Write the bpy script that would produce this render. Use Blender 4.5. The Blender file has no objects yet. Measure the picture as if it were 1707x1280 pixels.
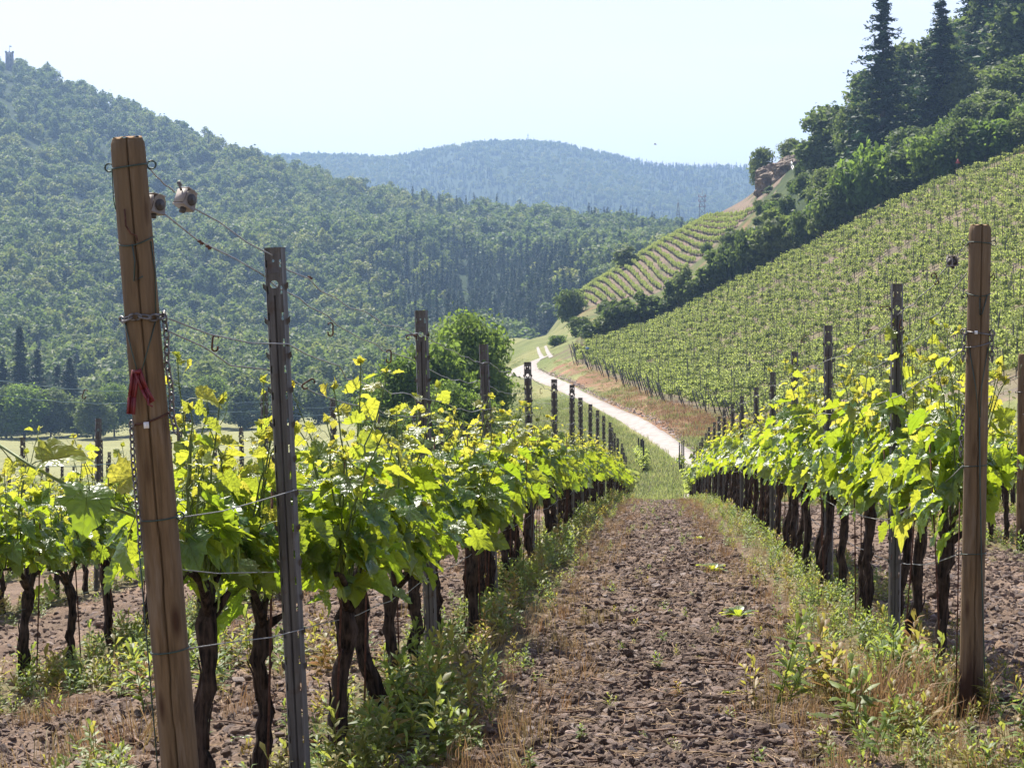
import bpy, bmesh, math, random
import numpy as np
from mathutils import Vector, Matrix

C = bpy.context
SC = C.scene
COL = SC.collection
R = math.radians
PI = math.pi

# ------------------------------------------------------------------ camera
FOC = 3900.0                 # focal length in photo pixels (photo 1707 x 1280)
CAMZ = 1.29
YAW = R(3.558)
cam_d = bpy.data.cameras.new('camera')
cam_d.sensor_width = 36.0
cam_d.lens = FOC / 1707 * 36
cam_d.clip_start = 0.1
cam_d.clip_end = 40000
cam = bpy.data.objects.new('camera', cam_d)
COL.objects.link(cam)
cam.location = (0, 0, CAMZ)
cam.rotation_euler = (R(90 - 1.469), 0, YAW)
SC.camera = cam

# ------------------------------------------------------------------ sky and sun
SUN_EL, SUN_AZ = R(57), R(-30)          # azimuth measured clockwise from +Y (the vine rows)
w = bpy.data.worlds.new('World')
SC.world = w
w.use_nodes = True
wn, wl = w.node_tree.nodes, w.node_tree.links
bg = wn['Background']
sky = wn.new('ShaderNodeTexSky')
sky.sky_type = 'NISHITA'
sky.sun_disc = False
sky.sun_elevation = SUN_EL
sky.sun_rotation = SUN_AZ
sky.altitude = 200
sky.air_density = 1.0
sky.dust_density = 1.2
sky.ozone_density = 1.0
# thin high cirrus veil
tc = wn.new('ShaderNodeTexCoord')
mp = wn.new('ShaderNodeMapping'); mp.inputs['Scale'].default_value = (3, 5, 22); mp.inputs['Rotation'].default_value = (0.1, 0.25, 0.3)
nz = wn.new('ShaderNodeTexNoise'); nz.inputs['Scale'].default_value = 2.2; nz.inputs['Detail'].default_value = 7; nz.inputs['Roughness'].default_value = .62
rp = wn.new('ShaderNodeValToRGB'); rp.color_ramp.elements[0].position = .42; rp.color_ramp.elements[1].position = .75
rp.color_ramp.elements[0].color = (.36, .36, .36, 1); rp.color_ramp.elements[1].color = (.8, .8, .8, 1)
mx = wn.new('ShaderNodeMix'); mx.data_type = 'RGBA'
wl.new(tc.outputs['Generated'], mp.inputs['Vector']); wl.new(mp.outputs['Vector'], nz.inputs['Vector'])
wl.new(nz.outputs['Fac'], rp.inputs['Fac']); sz_ = wn.new('ShaderNodeSeparateXYZ'); wl.new(tc.outputs['Generated'], sz_.inputs[0])
fd = wn.new('ShaderNodeMapRange'); fd.inputs['From Min'].default_value = .05; fd.inputs['From Max'].default_value = .42; fd.inputs['To Min'].default_value = 1.0; fd.inputs['To Max'].default_value = .06
wl.new(sz_.outputs['Z'], fd.inputs['Value'])
fm = wn.new('ShaderNodeMath'); fm.operation = 'MULTIPLY'; wl.new(rp.outputs['Color'], fm.inputs[0]); wl.new(fd.outputs['Result'], fm.inputs[1]); wl.new(fm.outputs[0], mx.inputs['Factor'])
tn = wn.new('ShaderNodeMix'); tn.data_type = 'RGBA'; tn.blend_type = 'MULTIPLY'; tn.inputs['Factor'].default_value = 1; tn.inputs['B'].default_value = (1.47, 1.12, 1.2, 1)
wl.new(sky.outputs['Color'], tn.inputs['A']); wl.new(tn.outputs['Result'], mx.inputs['A']); mx.inputs['B'].default_value = (8.6, 9.2, 10.0, 1)
wl.new(mx.outputs['Result'], bg.inputs['Color'])
bg.inputs['Strength'].default_value = 0.067

sd = bpy.data.lights.new('sun', 'SUN'); sd.energy = 5.0; sd.angle = R(.55); sd.color = (1, .945, .845)
sun = bpy.data.objects.new('sun', sd); COL.objects.link(sun)
SUNV = Vector((math.sin(SUN_AZ) * math.cos(SUN_EL), math.cos(SUN_AZ) * math.cos(SUN_EL), math.sin(SUN_EL)))
sun.rotation_euler = SUNV.to_track_quat('Z', 'Y').to_euler()
sun.location = SUNV * 50

SC.view_settings.view_transform = 'Standard'
SC.view_settings.look = 'None'
SC.view_settings.exposure = 1.16
SC.view_settings.gamma = 1
SC.cycles.max_bounces = 7
SC.cycles.diffuse_bounces = 3
SC.cycles.glossy_bounces = 2
SC.cycles.transmission_bounces = 4
SC.cycles.transparent_max_bounces = 4
SC.cycles.volume_bounces = 0
SC.cycles.caustics_reflective = False
SC.cycles.caustics_refractive = False
SC.cycles.use_denoising = True
SC.cycles.sample_clamp_indirect = 6

# ------------------------------------------------------------------ helpers
def rng_(s): return np.random.default_rng(s)

def mesh_np(name, V, F, mats, smooth=False, cols=None, uv=None, midx=None):
    """V (n,3); F list of int arrays (k,3) or (k,4)."""
    V = np.asarray(V, dtype=np.float32)
    if not isinstance(F, list): F = [F]
    F = [np.asarray(f, dtype=np.int32) for f in F if len(f)]
    me = bpy.data.meshes.new(name)
    me.vertices.add(len(V)); me.vertices.foreach_set('co', V.ravel())
    nl = sum(f.size for f in F); npoly = sum(len(f) for f in F)
    me.loops.add(nl); me.polygons.add(npoly)
    me.loops.foreach_set('vertex_index', np.concatenate([f.ravel() for f in F]))
    st, o = [], 0
    for f in F:
        st.append(o + np.arange(len(f)) * f.shape[1]); o += f.size
    me.polygons.foreach_set('loop_start', np.concatenate(st).astype(np.int32))
    if smooth: me.polygons.foreach_set('use_smooth', np.ones(npoly, dtype=bool))
    if not isinstance(mats, (list, tuple)): mats = [mats]
    for m in mats: me.materials.append(m)
    if midx is not None: me.polygons.foreach_set('material_index', np.asarray(midx, dtype=np.int32))
    me.update(calc_edges=True)
    if cols is not None:
        a = me.color_attributes.new('tint', 'FLOAT_COLOR', 'POINT')
        c = np.ones((len(V), 4), dtype=np.float32); c[:, :cols.shape[1]] = cols
        a.data.foreach_set('color', c.ravel())
    if uv is not None:
        l = me.uv_layers.new(name='UVMap')
        li = np.concatenate([f.ravel() for f in F])
        l.data.foreach_set('uv', np.asarray(uv, dtype=np.float32)[li].ravel())
    return me

class MB:
    """collects tubes / boxes / quads into one mesh"""
    def __init__(s): s.V = []; s.T = []; s.Q = []; s.n = 0; s.c = []; s.u = []; s.mi = {'T': [], 'Q': []}
    def add(s, V, T=None, Q=None, col=None, uv=None, m=0):
        V = np.asarray(V, float)
        s.V.append(V)
        if T is not None and len(T): s.T.append(np.asarray(T) + s.n); s.mi['T'].append(np.full(len(T), m))
        if Q is not None and len(Q): s.Q.append(np.asarray(Q) + s.n); s.mi['Q'].append(np.full(len(Q), m))
        c = np.zeros((len(V), 3)) if col is None else np.broadcast_to(np.asarray(col, float), (len(V), 3))
        s.c.append(c)
        s.u.append(np.zeros((len(V), 2)) if uv is None else uv)
        s.n += len(V)
    def tube(s, P, r, seg=6, col=None, m=0, cap=True, closed=False):
        V, Q, T = tube(P, r, seg, cap, closed); s.add(V, T, Q, col, m=m)
    def box(s, c, size, rot=None, m=0, col=None):
        h = np.asarray(size) / 2
        v = np.array([[x, y, z] for x in (-1, 1) for y in (-1, 1) for z in (-1, 1)], float) * h
        if rot is not None: v = v @ np.array(rot).T
        s.add(v + np.asarray(c), None, [[0, 1, 3, 2], [4, 6, 7, 5], [0, 4, 5, 1], [2, 3, 7, 6], [0, 2, 6, 4], [1, 5, 7, 3]], col, m=m)
    def mesh(s, name, mats, smooth=False, cols=False, uv=False):
        F = []; mi = []
        if s.T: F.append(np.concatenate(s.T)); mi.append(np.concatenate(s.mi['T']))
        if s.Q: F.append(np.concatenate(s.Q)); mi.append(np.concatenate(s.mi['Q']))
        return mesh_np(name, np.concatenate(s.V), F, mats, smooth, np.concatenate(s.c) if cols else None,
                       np.concatenate(s.u) if uv else None, np.concatenate(mi))

def tube(P, r, seg=6, cap=True, closed=False):
    P = np.asarray(P, float); n = len(P)
    r = np.broadcast_to(np.asarray(r, float), (n,))
    T = np.gradient(P, axis=0) if not closed else np.roll(P, -1, 0) - np.roll(P, 1, 0)
    T /= np.linalg.norm(T, axis=1)[:, None] + 1e-12
    ref = np.array([1., 0, 0]) if abs(T[:, 0]).mean() < .8 else np.array([0, 0, 1.])
    A = np.cross(T, ref); A /= np.linalg.norm(A, axis=1)[:, None] + 1e-12
    B = np.cross(T, A)
    a = np.arange(seg) / seg * 2 * PI
    V = P[:, None] + r[:, None, None] * (np.cos(a)[None, :, None] * A[:, None] + np.sin(a)[None, :, None] * B[:, None])
    V = V.reshape(-1, 3)
    m = n if closed else n - 1
    i = np.arange(m)[:, None] * seg; j = np.arange(seg)[None]
    i2 = ((np.arange(m) + 1) % n)[:, None] * seg
    j2 = (j + 1) % seg
    Q = np.stack([i + j, i + j2, i2 + j2, i2 + j], -1).reshape(-1, 4)
    Tt = np.zeros((0, 3), int)
    if cap and not closed:
        k = np.arange(1, seg - 1)
        t0 = np.stack([0 * k, k + 1, k], -1); b = (n - 1) * seg
        t1 = np.stack([b + 0 * k, b + k, b + k + 1], -1)
        Tt = np.concatenate([t0, t1])
    return V, Q, Tt

def link(name, me, parent=None, loc=None, rot=None, scl=None):
    o = bpy.data.objects.new(name, me); COL.objects.link(o)
    if parent is not None: o.parent = parent
    if loc is not None: o.location = loc
    if rot is not None: o.rotation_euler = rot
    if scl is not None: o.scale = scl if hasattr(scl, '__len__') else (scl,) * 3
    return o

def tag(o, label, cat=None, group=None, kind=None):
    if label: o['label'] = label
    if cat: o['category'] = cat
    if group: o['group'] = group
    if kind: o['kind'] = kind
    return o

def thing(name, label, cat, loc, rz=0, group=None, scl=None, rot=None):
    o = link(name, None, None, loc, rot or (0, 0, rz), scl)
    o.empty_display_size = .1
    return tag(o, label, cat, group)

ORD = ('first second third fourth fifth sixth seventh eighth ninth tenth eleventh twelfth thirteenth fourteenth fifteenth '
       'sixteenth seventeenth eighteenth nineteenth twentieth').split()
ORD += ['twenty-' + x for x in ORD[:9]] + ['thirtieth'] + ['thirty-' + x for x in ORD[:9]] + ['fortieth'] + ['forty-' + x for x in ORD[:9]] + ['fiftieth']

# value noise -------------------------------------------------------
def _h(ix, iy, s):
    h = (ix * 374761393 + iy * 668265263 + s * 1274126177) & 0xFFFFFFFF
    h = ((h ^ (h >> 13)) * 1274126177) & 0xFFFFFFFF
    return ((h ^ (h >> 16)) & 0xFFFF) / 65535.0

def vnoise(x, y, s=0):
    x = np.asarray(x, float); y = np.asarray(y, float)
    ix = np.floor(x).astype(np.int64); iy = np.floor(y).astype(np.int64)
    fx = x - ix; fy = y - iy
    fx = fx * fx * (3 - 2 * fx); fy = fy * fy * (3 - 2 * fy)
    a = _h(ix, iy, s); b = _h(ix + 1, iy, s); c = _h(ix, iy + 1, s); d = _h(ix + 1, iy + 1, s)
    return (a + (b - a) * fx) * (1 - fy) + (c + (d - c) * fx) * fy - .5

def fbm(x, y, s=0, o=4):
    t = 0; a = 1.0
    for k in range(o):
        t = t + a * vnoise(x * 2 ** k + 13.7 * k, y * 2 ** k - 7.1 * k, s + k); a *= .5
    return t

# ------------------------------------------------------------------ materials
def mat(name):
    m = bpy.data.materials.new(name); m.use_nodes = True
    nt = m.node_tree; nt.nodes.clear()
    out = nt.nodes.new('ShaderNodeOutputMaterial')
    return m, nt, out

def N(nt, t, **kw):
    n = nt.nodes.new(t)
    for k, v in kw.items():
        if k in n.inputs: n.inputs[k].default_value = v
        else: setattr(n, k, v)
    return n

def ramp(nt, fac, stops):
    r = nt.nodes.new('ShaderNodeValToRGB'); e = r.color_ramp.elements
    while len(e) < len(stops): e.new(.5)
    for x, (p, c) in zip(e, stops): x.position = p; x.color = (*c, 1) if len(c) == 3 else c
    nt.links.new(fac, r.inputs['Fac']); return r.outputs['Color']

def mixc(nt, fac, a, b, mode='MIX'):
    n = nt.nodes.new('ShaderNodeMix'); n.data_type = 'RGBA'; n.blend_type = mode; n.clamp_factor = True
    for sock, v in (('Factor', fac), ('A', a), ('B', b)):
        if hasattr(v, 'is_linked'): nt.links.new(v, n.inputs[sock])
        elif isinstance(v, (int, float)): n.inputs[sock].default_value = v
        else: n.inputs[sock].default_value = (*v, 1)
    return n.outputs['Result']

def mth(nt, op, a, b=None, c=None):
    n = nt.nodes.new('ShaderNodeMath'); n.operation = op
    for i, v in enumerate((a, b, c)):
        if v is None: continue
        if hasattr(v, 'is_linked'): nt.links.new(v, n.inputs[i])
        else: n.inputs[i].default_value = v
    return n.outputs[0]

def noise(nt, scale, detail=4, vec=None, rough=.55, mapscale=None, coord='Object'):
    n = nt.nodes.new('ShaderNodeTexNoise'); n.inputs['Scale'].default_value = scale
    n.inputs['Detail'].default_value = detail; n.inputs['Roughness'].default_value = rough
    if vec is None:
        t = nt.nodes.new('ShaderNodeTexCoord'); vec = t.outputs[coord]
    if mapscale:
        m = nt.nodes.new('ShaderNodeMapping'); m.inputs['Scale'].default_value = mapscale
        nt.links.new(vec, m.inputs['Vector']); vec = m.outputs['Vector']
    nt.links.new(vec, n.inputs['Vector'])
    return n.outputs['Fac']

def bump(nt, h, dist, strength=1):
    b = nt.nodes.new('ShaderNodeBump'); b.inputs['Distance'].default_value = dist; b.inputs['Strength'].default_value = strength
    nt.links.new(h, b.inputs['Height']); return b.outputs['Normal']

def princ(nt, out, color, rough=.7, spec=.3, metal=0, normal=None):
    p = nt.nodes.new('ShaderNodeBsdfPrincipled')
    if hasattr(color, 'is_linked'): nt.links.new(color, p.inputs['Base Color'])
    else: p.inputs['Base Color'].default_value = (*color, 1)
    if hasattr(rough, 'is_linked'): nt.links.new(rough, p.inputs['Roughness'])
    else: p.inputs['Roughness'].default_value = rough
    p.inputs['Specular IOR Level'].default_value = spec
    p.inputs['Metallic'].default_value = metal
    if normal is not None: nt.links.new(normal, p.inputs['Normal'])
    if out is not None: nt.links.new(p.outputs[0], out.inputs['Surface'])
    return p.outputs[0]

def translucent_mix(nt, out, surf, tcol, fac, normal=None):
    t = nt.nodes.new('ShaderNodeBsdfTranslucent')
    if hasattr(tcol, 'is_linked'): nt.links.new(tcol, t.inputs['Color'])
    else: t.inputs['Color'].default_value = (*tcol, 1)
    if normal is not None: nt.links.new(normal, t.inputs['Normal'])
    m = nt.nodes.new('ShaderNodeMixShader')
    if hasattr(fac, 'is_linked'): nt.links.new(fac, m.inputs[0])
    else: m.inputs[0].default_value = fac
    nt.links.new(surf, m.inputs[1]); nt.links.new(t.outputs[0], m.inputs[2])
    nt.links.new(m.outputs[0], out.inputs['Surface'])

def attr(nt, name):
    a = nt.nodes.new('ShaderNodeAttribute'); a.attribute_name = name; return a

def sep(nt, c):
    s = nt.nodes.new('ShaderNodeSeparateColor'); nt.links.new(c, s.inputs[0]); return s.outputs

def simple(name, color, rough=.7, spec=.3, metal=0, var=.25, scale=20, bmp=0):
    m, nt, out = mat(name)
    f = noise(nt, scale, 5)
    c = ramp(nt, f, [(.3, tuple(x * (1 - var) for x in color)), (.7, tuple(min(1, x * (1 + var)) for x in color))])
    princ(nt, out, c, rough, spec, metal, bump(nt, f, bmp) if bmp else None)
    return m

# vine leaf -----------------------------------------------------------
def m_leaf():
    m, nt, out = mat('vine_leaf')
    a = sep(nt, attr(nt, 'tint').outputs['Color'])          # r age (1 young), g random
    uv = nt.nodes.new('ShaderNodeUVMap')
    sx = nt.nodes.new('ShaderNodeSeparateXYZ'); nt.links.new(uv.outputs[0], sx.inputs[0])
    ang = mth(nt, 'ARCTAN2', sx.outputs[0], sx.outputs[1])
    rad = mth(nt, 'SQRT', mth(nt, 'ADD', mth(nt, 'MULTIPLY', sx.outputs[0], sx.outputs[0]), mth(nt, 'MULTIPLY', sx.outputs[1], sx.outputs[1])))
    sv = mth(nt, 'ABSOLUTE', mth(nt, 'SINE', mth(nt, 'MULTIPLY', ang, 4.6)))
    vein = mth(nt, 'SUBTRACT', 1, mth(nt, 'SMOOTH_MIN', 1, mth(nt, 'MULTIPLY', mth(nt, 'MULTIPLY', sv, rad), 26), .2))
    vein = mth(nt, 'MAXIMUM', vein, 0)
    vo = nt.nodes.new('ShaderNodeTexVoronoi'); vo.inputs['Scale'].default_value = 9; nt.links.new(uv.outputs[0], vo.inputs['Vector'])
    h = mth(nt, 'SUBTRACT', mth(nt, 'MULTIPLY', vo.outputs['Distance'], -.6), mth(nt, 'MULTIPLY', vein, .8))
    nrm = bump(nt, h, .006, .8)
    base = mixc(nt, a[0], (.045, .115, .022), (.15, .20, .035))
    base = mixc(nt, a[1], base, mixc(nt, .5, base, (.03, .10, .03)))
    base = mixc(nt, mth(nt, 'MULTIPLY', vein, .45), base, (.2, .26, .1))
    tr = mixc(nt, a[0], (.44, .52, .028), (.92, .80, .10))
    tr = mixc(nt, a[1], tr, mixc(nt, .6, tr, (.24, .44, .02)))
    tr = mixc(nt, mth(nt, 'MULTIPLY', vein, .6), tr, (.25, .33, .03))
    s = princ(nt, None, base, .37, .8, 0, nrm)
    translucent_mix(nt, out, s, tr, .5, nrm)
    return m

def m_foliage(name, cA, cB, cC, tA, tfac=.35, patch=0, rough=.6, spec=.25):
    """leaf-clump foliage: tint per crown (instance random), per leaf (tint.g) and per patch of land"""
    m, nt, out = mat(name)
    oi = nt.nodes.new('ShaderNodeObjectInfo')
    a = sep(nt, attr(nt, 'tint').outputs['Color'])
    c = ramp(nt, oi.outputs['Random'], [(0, cA), (.5, cB), (1, cC)])
    c = mixc(nt, a[1], mixc(nt, 1, c, (.72, .75, .72), 'MULTIPLY'), mixc(nt, 1, c, (1.3, 1.28, 1.2), 'MULTIPLY'))
    if patch:
        g = nt.nodes.new('ShaderNodeNewGeometry')
        n = noise(nt, patch, 3, g.outputs['Position'])
        c = mixc(nt, ramp(nt, n, [(.42, (0, 0, 0)), (.60, (1, 1, 1))]), c, mixc(nt, 1, c, (1.45, 1.25, .85), 'MULTIPLY'))
    s = princ(nt, None, c, rough, spec)
    t = mixc(nt, 1, mixc(nt, a[1], tA, tuple(x * 1.25 for x in tA)), c, 'ADD')
    translucent_mix(nt, out, s, t, tfac)
    return m

def m_bark(name='vine_bark', c0=(.010, .007, .005), c1=(.080, .055, .040), sc=(60, 60, 7)):
    m, nt, out = mat(name)
    f = noise(nt, 1, 6, mapscale=sc, rough=.65)
    g = noise(nt, 9, 3)
    c = ramp(nt, f, [(.40, c0), (.62, c1)])
    c = mixc(nt, ramp(nt, g, [(.5, (0, 0, 0)), (.8, (1, 1, 1))]), c, tuple(x * 1.5 for x in c1))
    princ(nt, out, c, .9, .15, 0, bump(nt, f, .02, 1))
    return m

def m_wood():
    m, nt, out = mat('post_wood')
    f = noise(nt, 1, 7, mapscale=(38, 38, 3.2), rough=.68)
    g = noise(nt, 1, 4, mapscale=(6, 6, 1.1))
    c = ramp(nt, f, [(.3, (.085, .054, .026)), (.5, (.175, .112, .055)), (.72, (.25, .17, .092))])
    c = mixc(nt, ramp(nt, g, [(.38, (0, 0, 0)), (.7, (1, 1, 1))]), c, (.13, .095, .06))
    vo = nt.nodes.new('ShaderNodeTexVoronoi'); vo.inputs['Scale'].default_value = 1
    t = nt.nodes.new('ShaderNodeTexCoord'); mp_ = nt.nodes.new('ShaderNodeMapping'); mp_.inputs['Scale'].default_value = (11, 11, 3.2)
    nt.links.new(t.outputs['Object'], mp_.inputs['Vector']); nt.links.new(mp_.outputs[0], vo.inputs['Vector'])
    knot = ramp(nt, vo.outputs['Distance'], [(.08, (1, 1, 1)), (.2, (0, 0, 0))])
    c = mixc(nt, knot, c, (.06, .03, .014))
    st = noise(nt, 1, 5, mapscale=(16, 16, 1.3), rough=.7)
    c = mixc(nt, ramp(nt, st, [(.5, (0, 0, 0)), (.66, (.5, .5, .5))]), c, (.05, .033, .02))
    gw = noise(nt, 1, 4, mapscale=(24, 24, 2.5), rough=.7)
    c = mixc(nt, ramp(nt, gw, [(.56, (0, 0, 0)), (.74, (.7, .7, .7))]), c, (.26, .20, .14))
    # wood darker towards the foot, with an uneven edge
    sz = nt.nodes.new('ShaderNodeSeparateXYZ'); nt.links.new(t.outputs['Object'], sz.inputs[0])
    foot = mth(nt, 'ADD', sz.outputs[2], mth(nt, 'MULTIPLY', mth(nt, 'SUBTRACT', f, .5), .5))
    c = mixc(nt, ramp(nt, foot, [(.18, (1, 1, 1)), (.34, (0, 0, 0))]), c, (.055, .03, .018))
    princ(nt, out, c, .82, .2, 0, bump(nt, f, .006, .9))
    return m

def m_endgrain():
    m, nt, out = mat('end_grain')
    t = nt.nodes.new('ShaderNodeTexCoord'); wv = nt.nodes.new('ShaderNodeTexWave'); wv.wave_type = 'RINGS'; wv.rings_direction = 'Z'
    wv.inputs['Scale'].default_value = 34; wv.inputs['Distortion'].default_value = 2.5
    nt.links.new(t.outputs['Object'], wv.inputs['Vector'])
    c = ramp(nt, wv.outputs['Fac'], [(.2, (.17, .10, .05)), (.8, (.36, .25, .14))])
    princ(nt, out, c, .9, .15)
    return m

def m_steel(name='weathered_steel', dark=1.0):
    m, nt, out = mat(name)
    f = noise(nt, 1, 6, mapscale=(70, 70, 3), rough=.6); g = noise(nt, 22, 5)
    c = ramp(nt, f, [(.3, (.048 * dark, .044 * dark, .040 * dark)), (.7, (.15 * dark, .14 * dark, .125 * dark))])
    c = mixc(nt, ramp(nt, g, [(.55, (0, 0, 0)), (.75, (1, 1, 1))]), c, (.075, .05, .034))
    princ(nt, out, c, .55, .4, .35, bump(nt, g, .002, .5))
    return m

M = {}
M['leaf'] = m_leaf()
M['bark'] = m_bark()
M['wood'] = m_wood()
M['grain'] = m_endgrain()
M['steel'] = m_steel()
M['wire'] = simple('galvanised_wire', (.25, .25, .24), .5, .4, .3, .2, 30)
M['greenwire'] = simple('green_coated_wire', (.035, .06, .045), .5, .4, 0, .3, 30)
M['bluewire'] = simple('blue_green_wire', (.12, .22, .22), .45, .5, 0, .2, 30)
M['rust'] = simple('rusty_iron', (.10, .045, .028), .8, .3, .2, .5, 60, .002)
M['chain'] = simple('dull_chain_steel', (.16, .15, .14), .45, .5, .6, .4, 60, .001)
M['plastic'] = simple('grey_tensioner_plastic', (.30, .265, .23), .6, .4, 0, .15, 40)
M['darkplastic'] = simple('dark_tensioner_drum', (.06, .055, .05), .5, .4, 0, .2, 40)
M['red'] = simple('red_painted_metal', (.16, .016, .018), .5, .5, 0, .25, 40)
M['white'] = simple('white_tag', (.75, .74, .70), .6, .3, 0, .08, 40)
M['shoot'] = simple('green_shoot', (.10, .14, .03), .5, .35, 0, .4, 25)
M['cane'] = simple('brown_cane', (.12, .065, .035), .7, .3, 0, .4, 40)
M['stone'] = simple('castle_stone', (.20, .19, .18), .9, .2, 0, .3, .6)
M['trunk'] = m_bark('tree_bark', (.03, .022, .016), (.10, .08, .06), (6, 6, 1))
M['broad'] = m_foliage('broadleaf_foliage', (.042, .070, .023), (.070, .103, .032), (.115, .14, .048), (.14, .19, .035), .36)
M['bright'] = m_foliage('locust_foliage', (.052, .100, .022), (.070, .120, .026), (.100, .140, .034), (.17, .24, .03), .42)
M['conifer'] = m_foliage('conifer_foliage', (.020, .040, .020), (.026, .050, .023), (.036, .062, .027), (.02, .05, .015), .2)
M['forest'] = m_foliage('forest_foliage', (.038, .068, .024), (.080, .120, .036), (.155, .178, .060), (.14, .19, .035), .34, .006)
M['hillvine'] = m_foliage('hill_vine_foliage', (.055, .09, .022), (.105, .145, .04), (.17, .20, .07), (.32, .36, .08), .45)
M['weed'] = m_foliage('willowherb_leaf', (.065, .12, .022), (.105, .150, .032), (.21, .10, .035), (.30, .34, .05), .42, 0, .5, .35)
M['dryweed'] = m_foliage('dry_weed', (.20, .10, .05), (.26, .17, .09), (.16, .13, .05), (.10, .07, .03), .3)
M['grass'] = m_foliage('grass_blades', (.10, .14, .045), (.16, .175, .065), (.25, .225, .12), (.16, .19, .05), .4)
M['straw'] = simple('straw', (.42, .30, .17), .7, .3, 0, .35, 40)
M['twig'] = simple('pruned_twig', (.17, .11, .075), .8, .2, 0, .5, 40)
def m_rock(name, stops, bm=.02, sc=14):
    m, nt, out = mat(name)
    oi = nt.nodes.new('ShaderNodeObjectInfo')
    f = noise(nt, sc, 6)
    c = ramp(nt, oi.outputs['Random'], stops)
    c = mixc(nt, 1, c, ramp(nt, f, [(.3, (.55, .55, .55)), (.75, (1.3, 1.25, 1.2))]), 'MULTIPLY')
    princ(nt, out, c, .85, .3, 0, bump(nt, f, bm, .8))
    return m
M['clod'] = m_rock('soil_clod', [(0, (.10, .066, .047)), (.45, (.205, .145, .108)), (1, (.33, .245, .19))])
M['slate'] = m_rock('slate_chip', [(0, (.20, .165, .15)), (.4, (.29, .225, .195)), (.7, (.35, .265, .22)), (1, (.42, .36, .32))])
M['cliff'] = m_rock('outcrop_rock', [(0, (.20, .16, .12)), (1, (.24, .19, .14))], .5, .8)
M['concrete'] = simple('track_concrete', (.31, .28, .25), .9, .2, 0, .28, 1.1)
# ------------------------------------------------------------------ terrain
CY, SY = math.cos(YAW), math.sin(YAW)
def to_cam(x, y): return x * CY + y * SY, -x * SY + y * CY
def to_world(xc, dc): return xc * CY - dc * SY, xc * SY + dc * CY

def near_z(x, y):
    yy = np.maximum(y, 0)
    t = np.maximum(-1.4 - x, 0)
    return -(.035 * y + .00032 * yy * yy) - 1.2 * (1 - np.exp(-t / 8.0))

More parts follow.
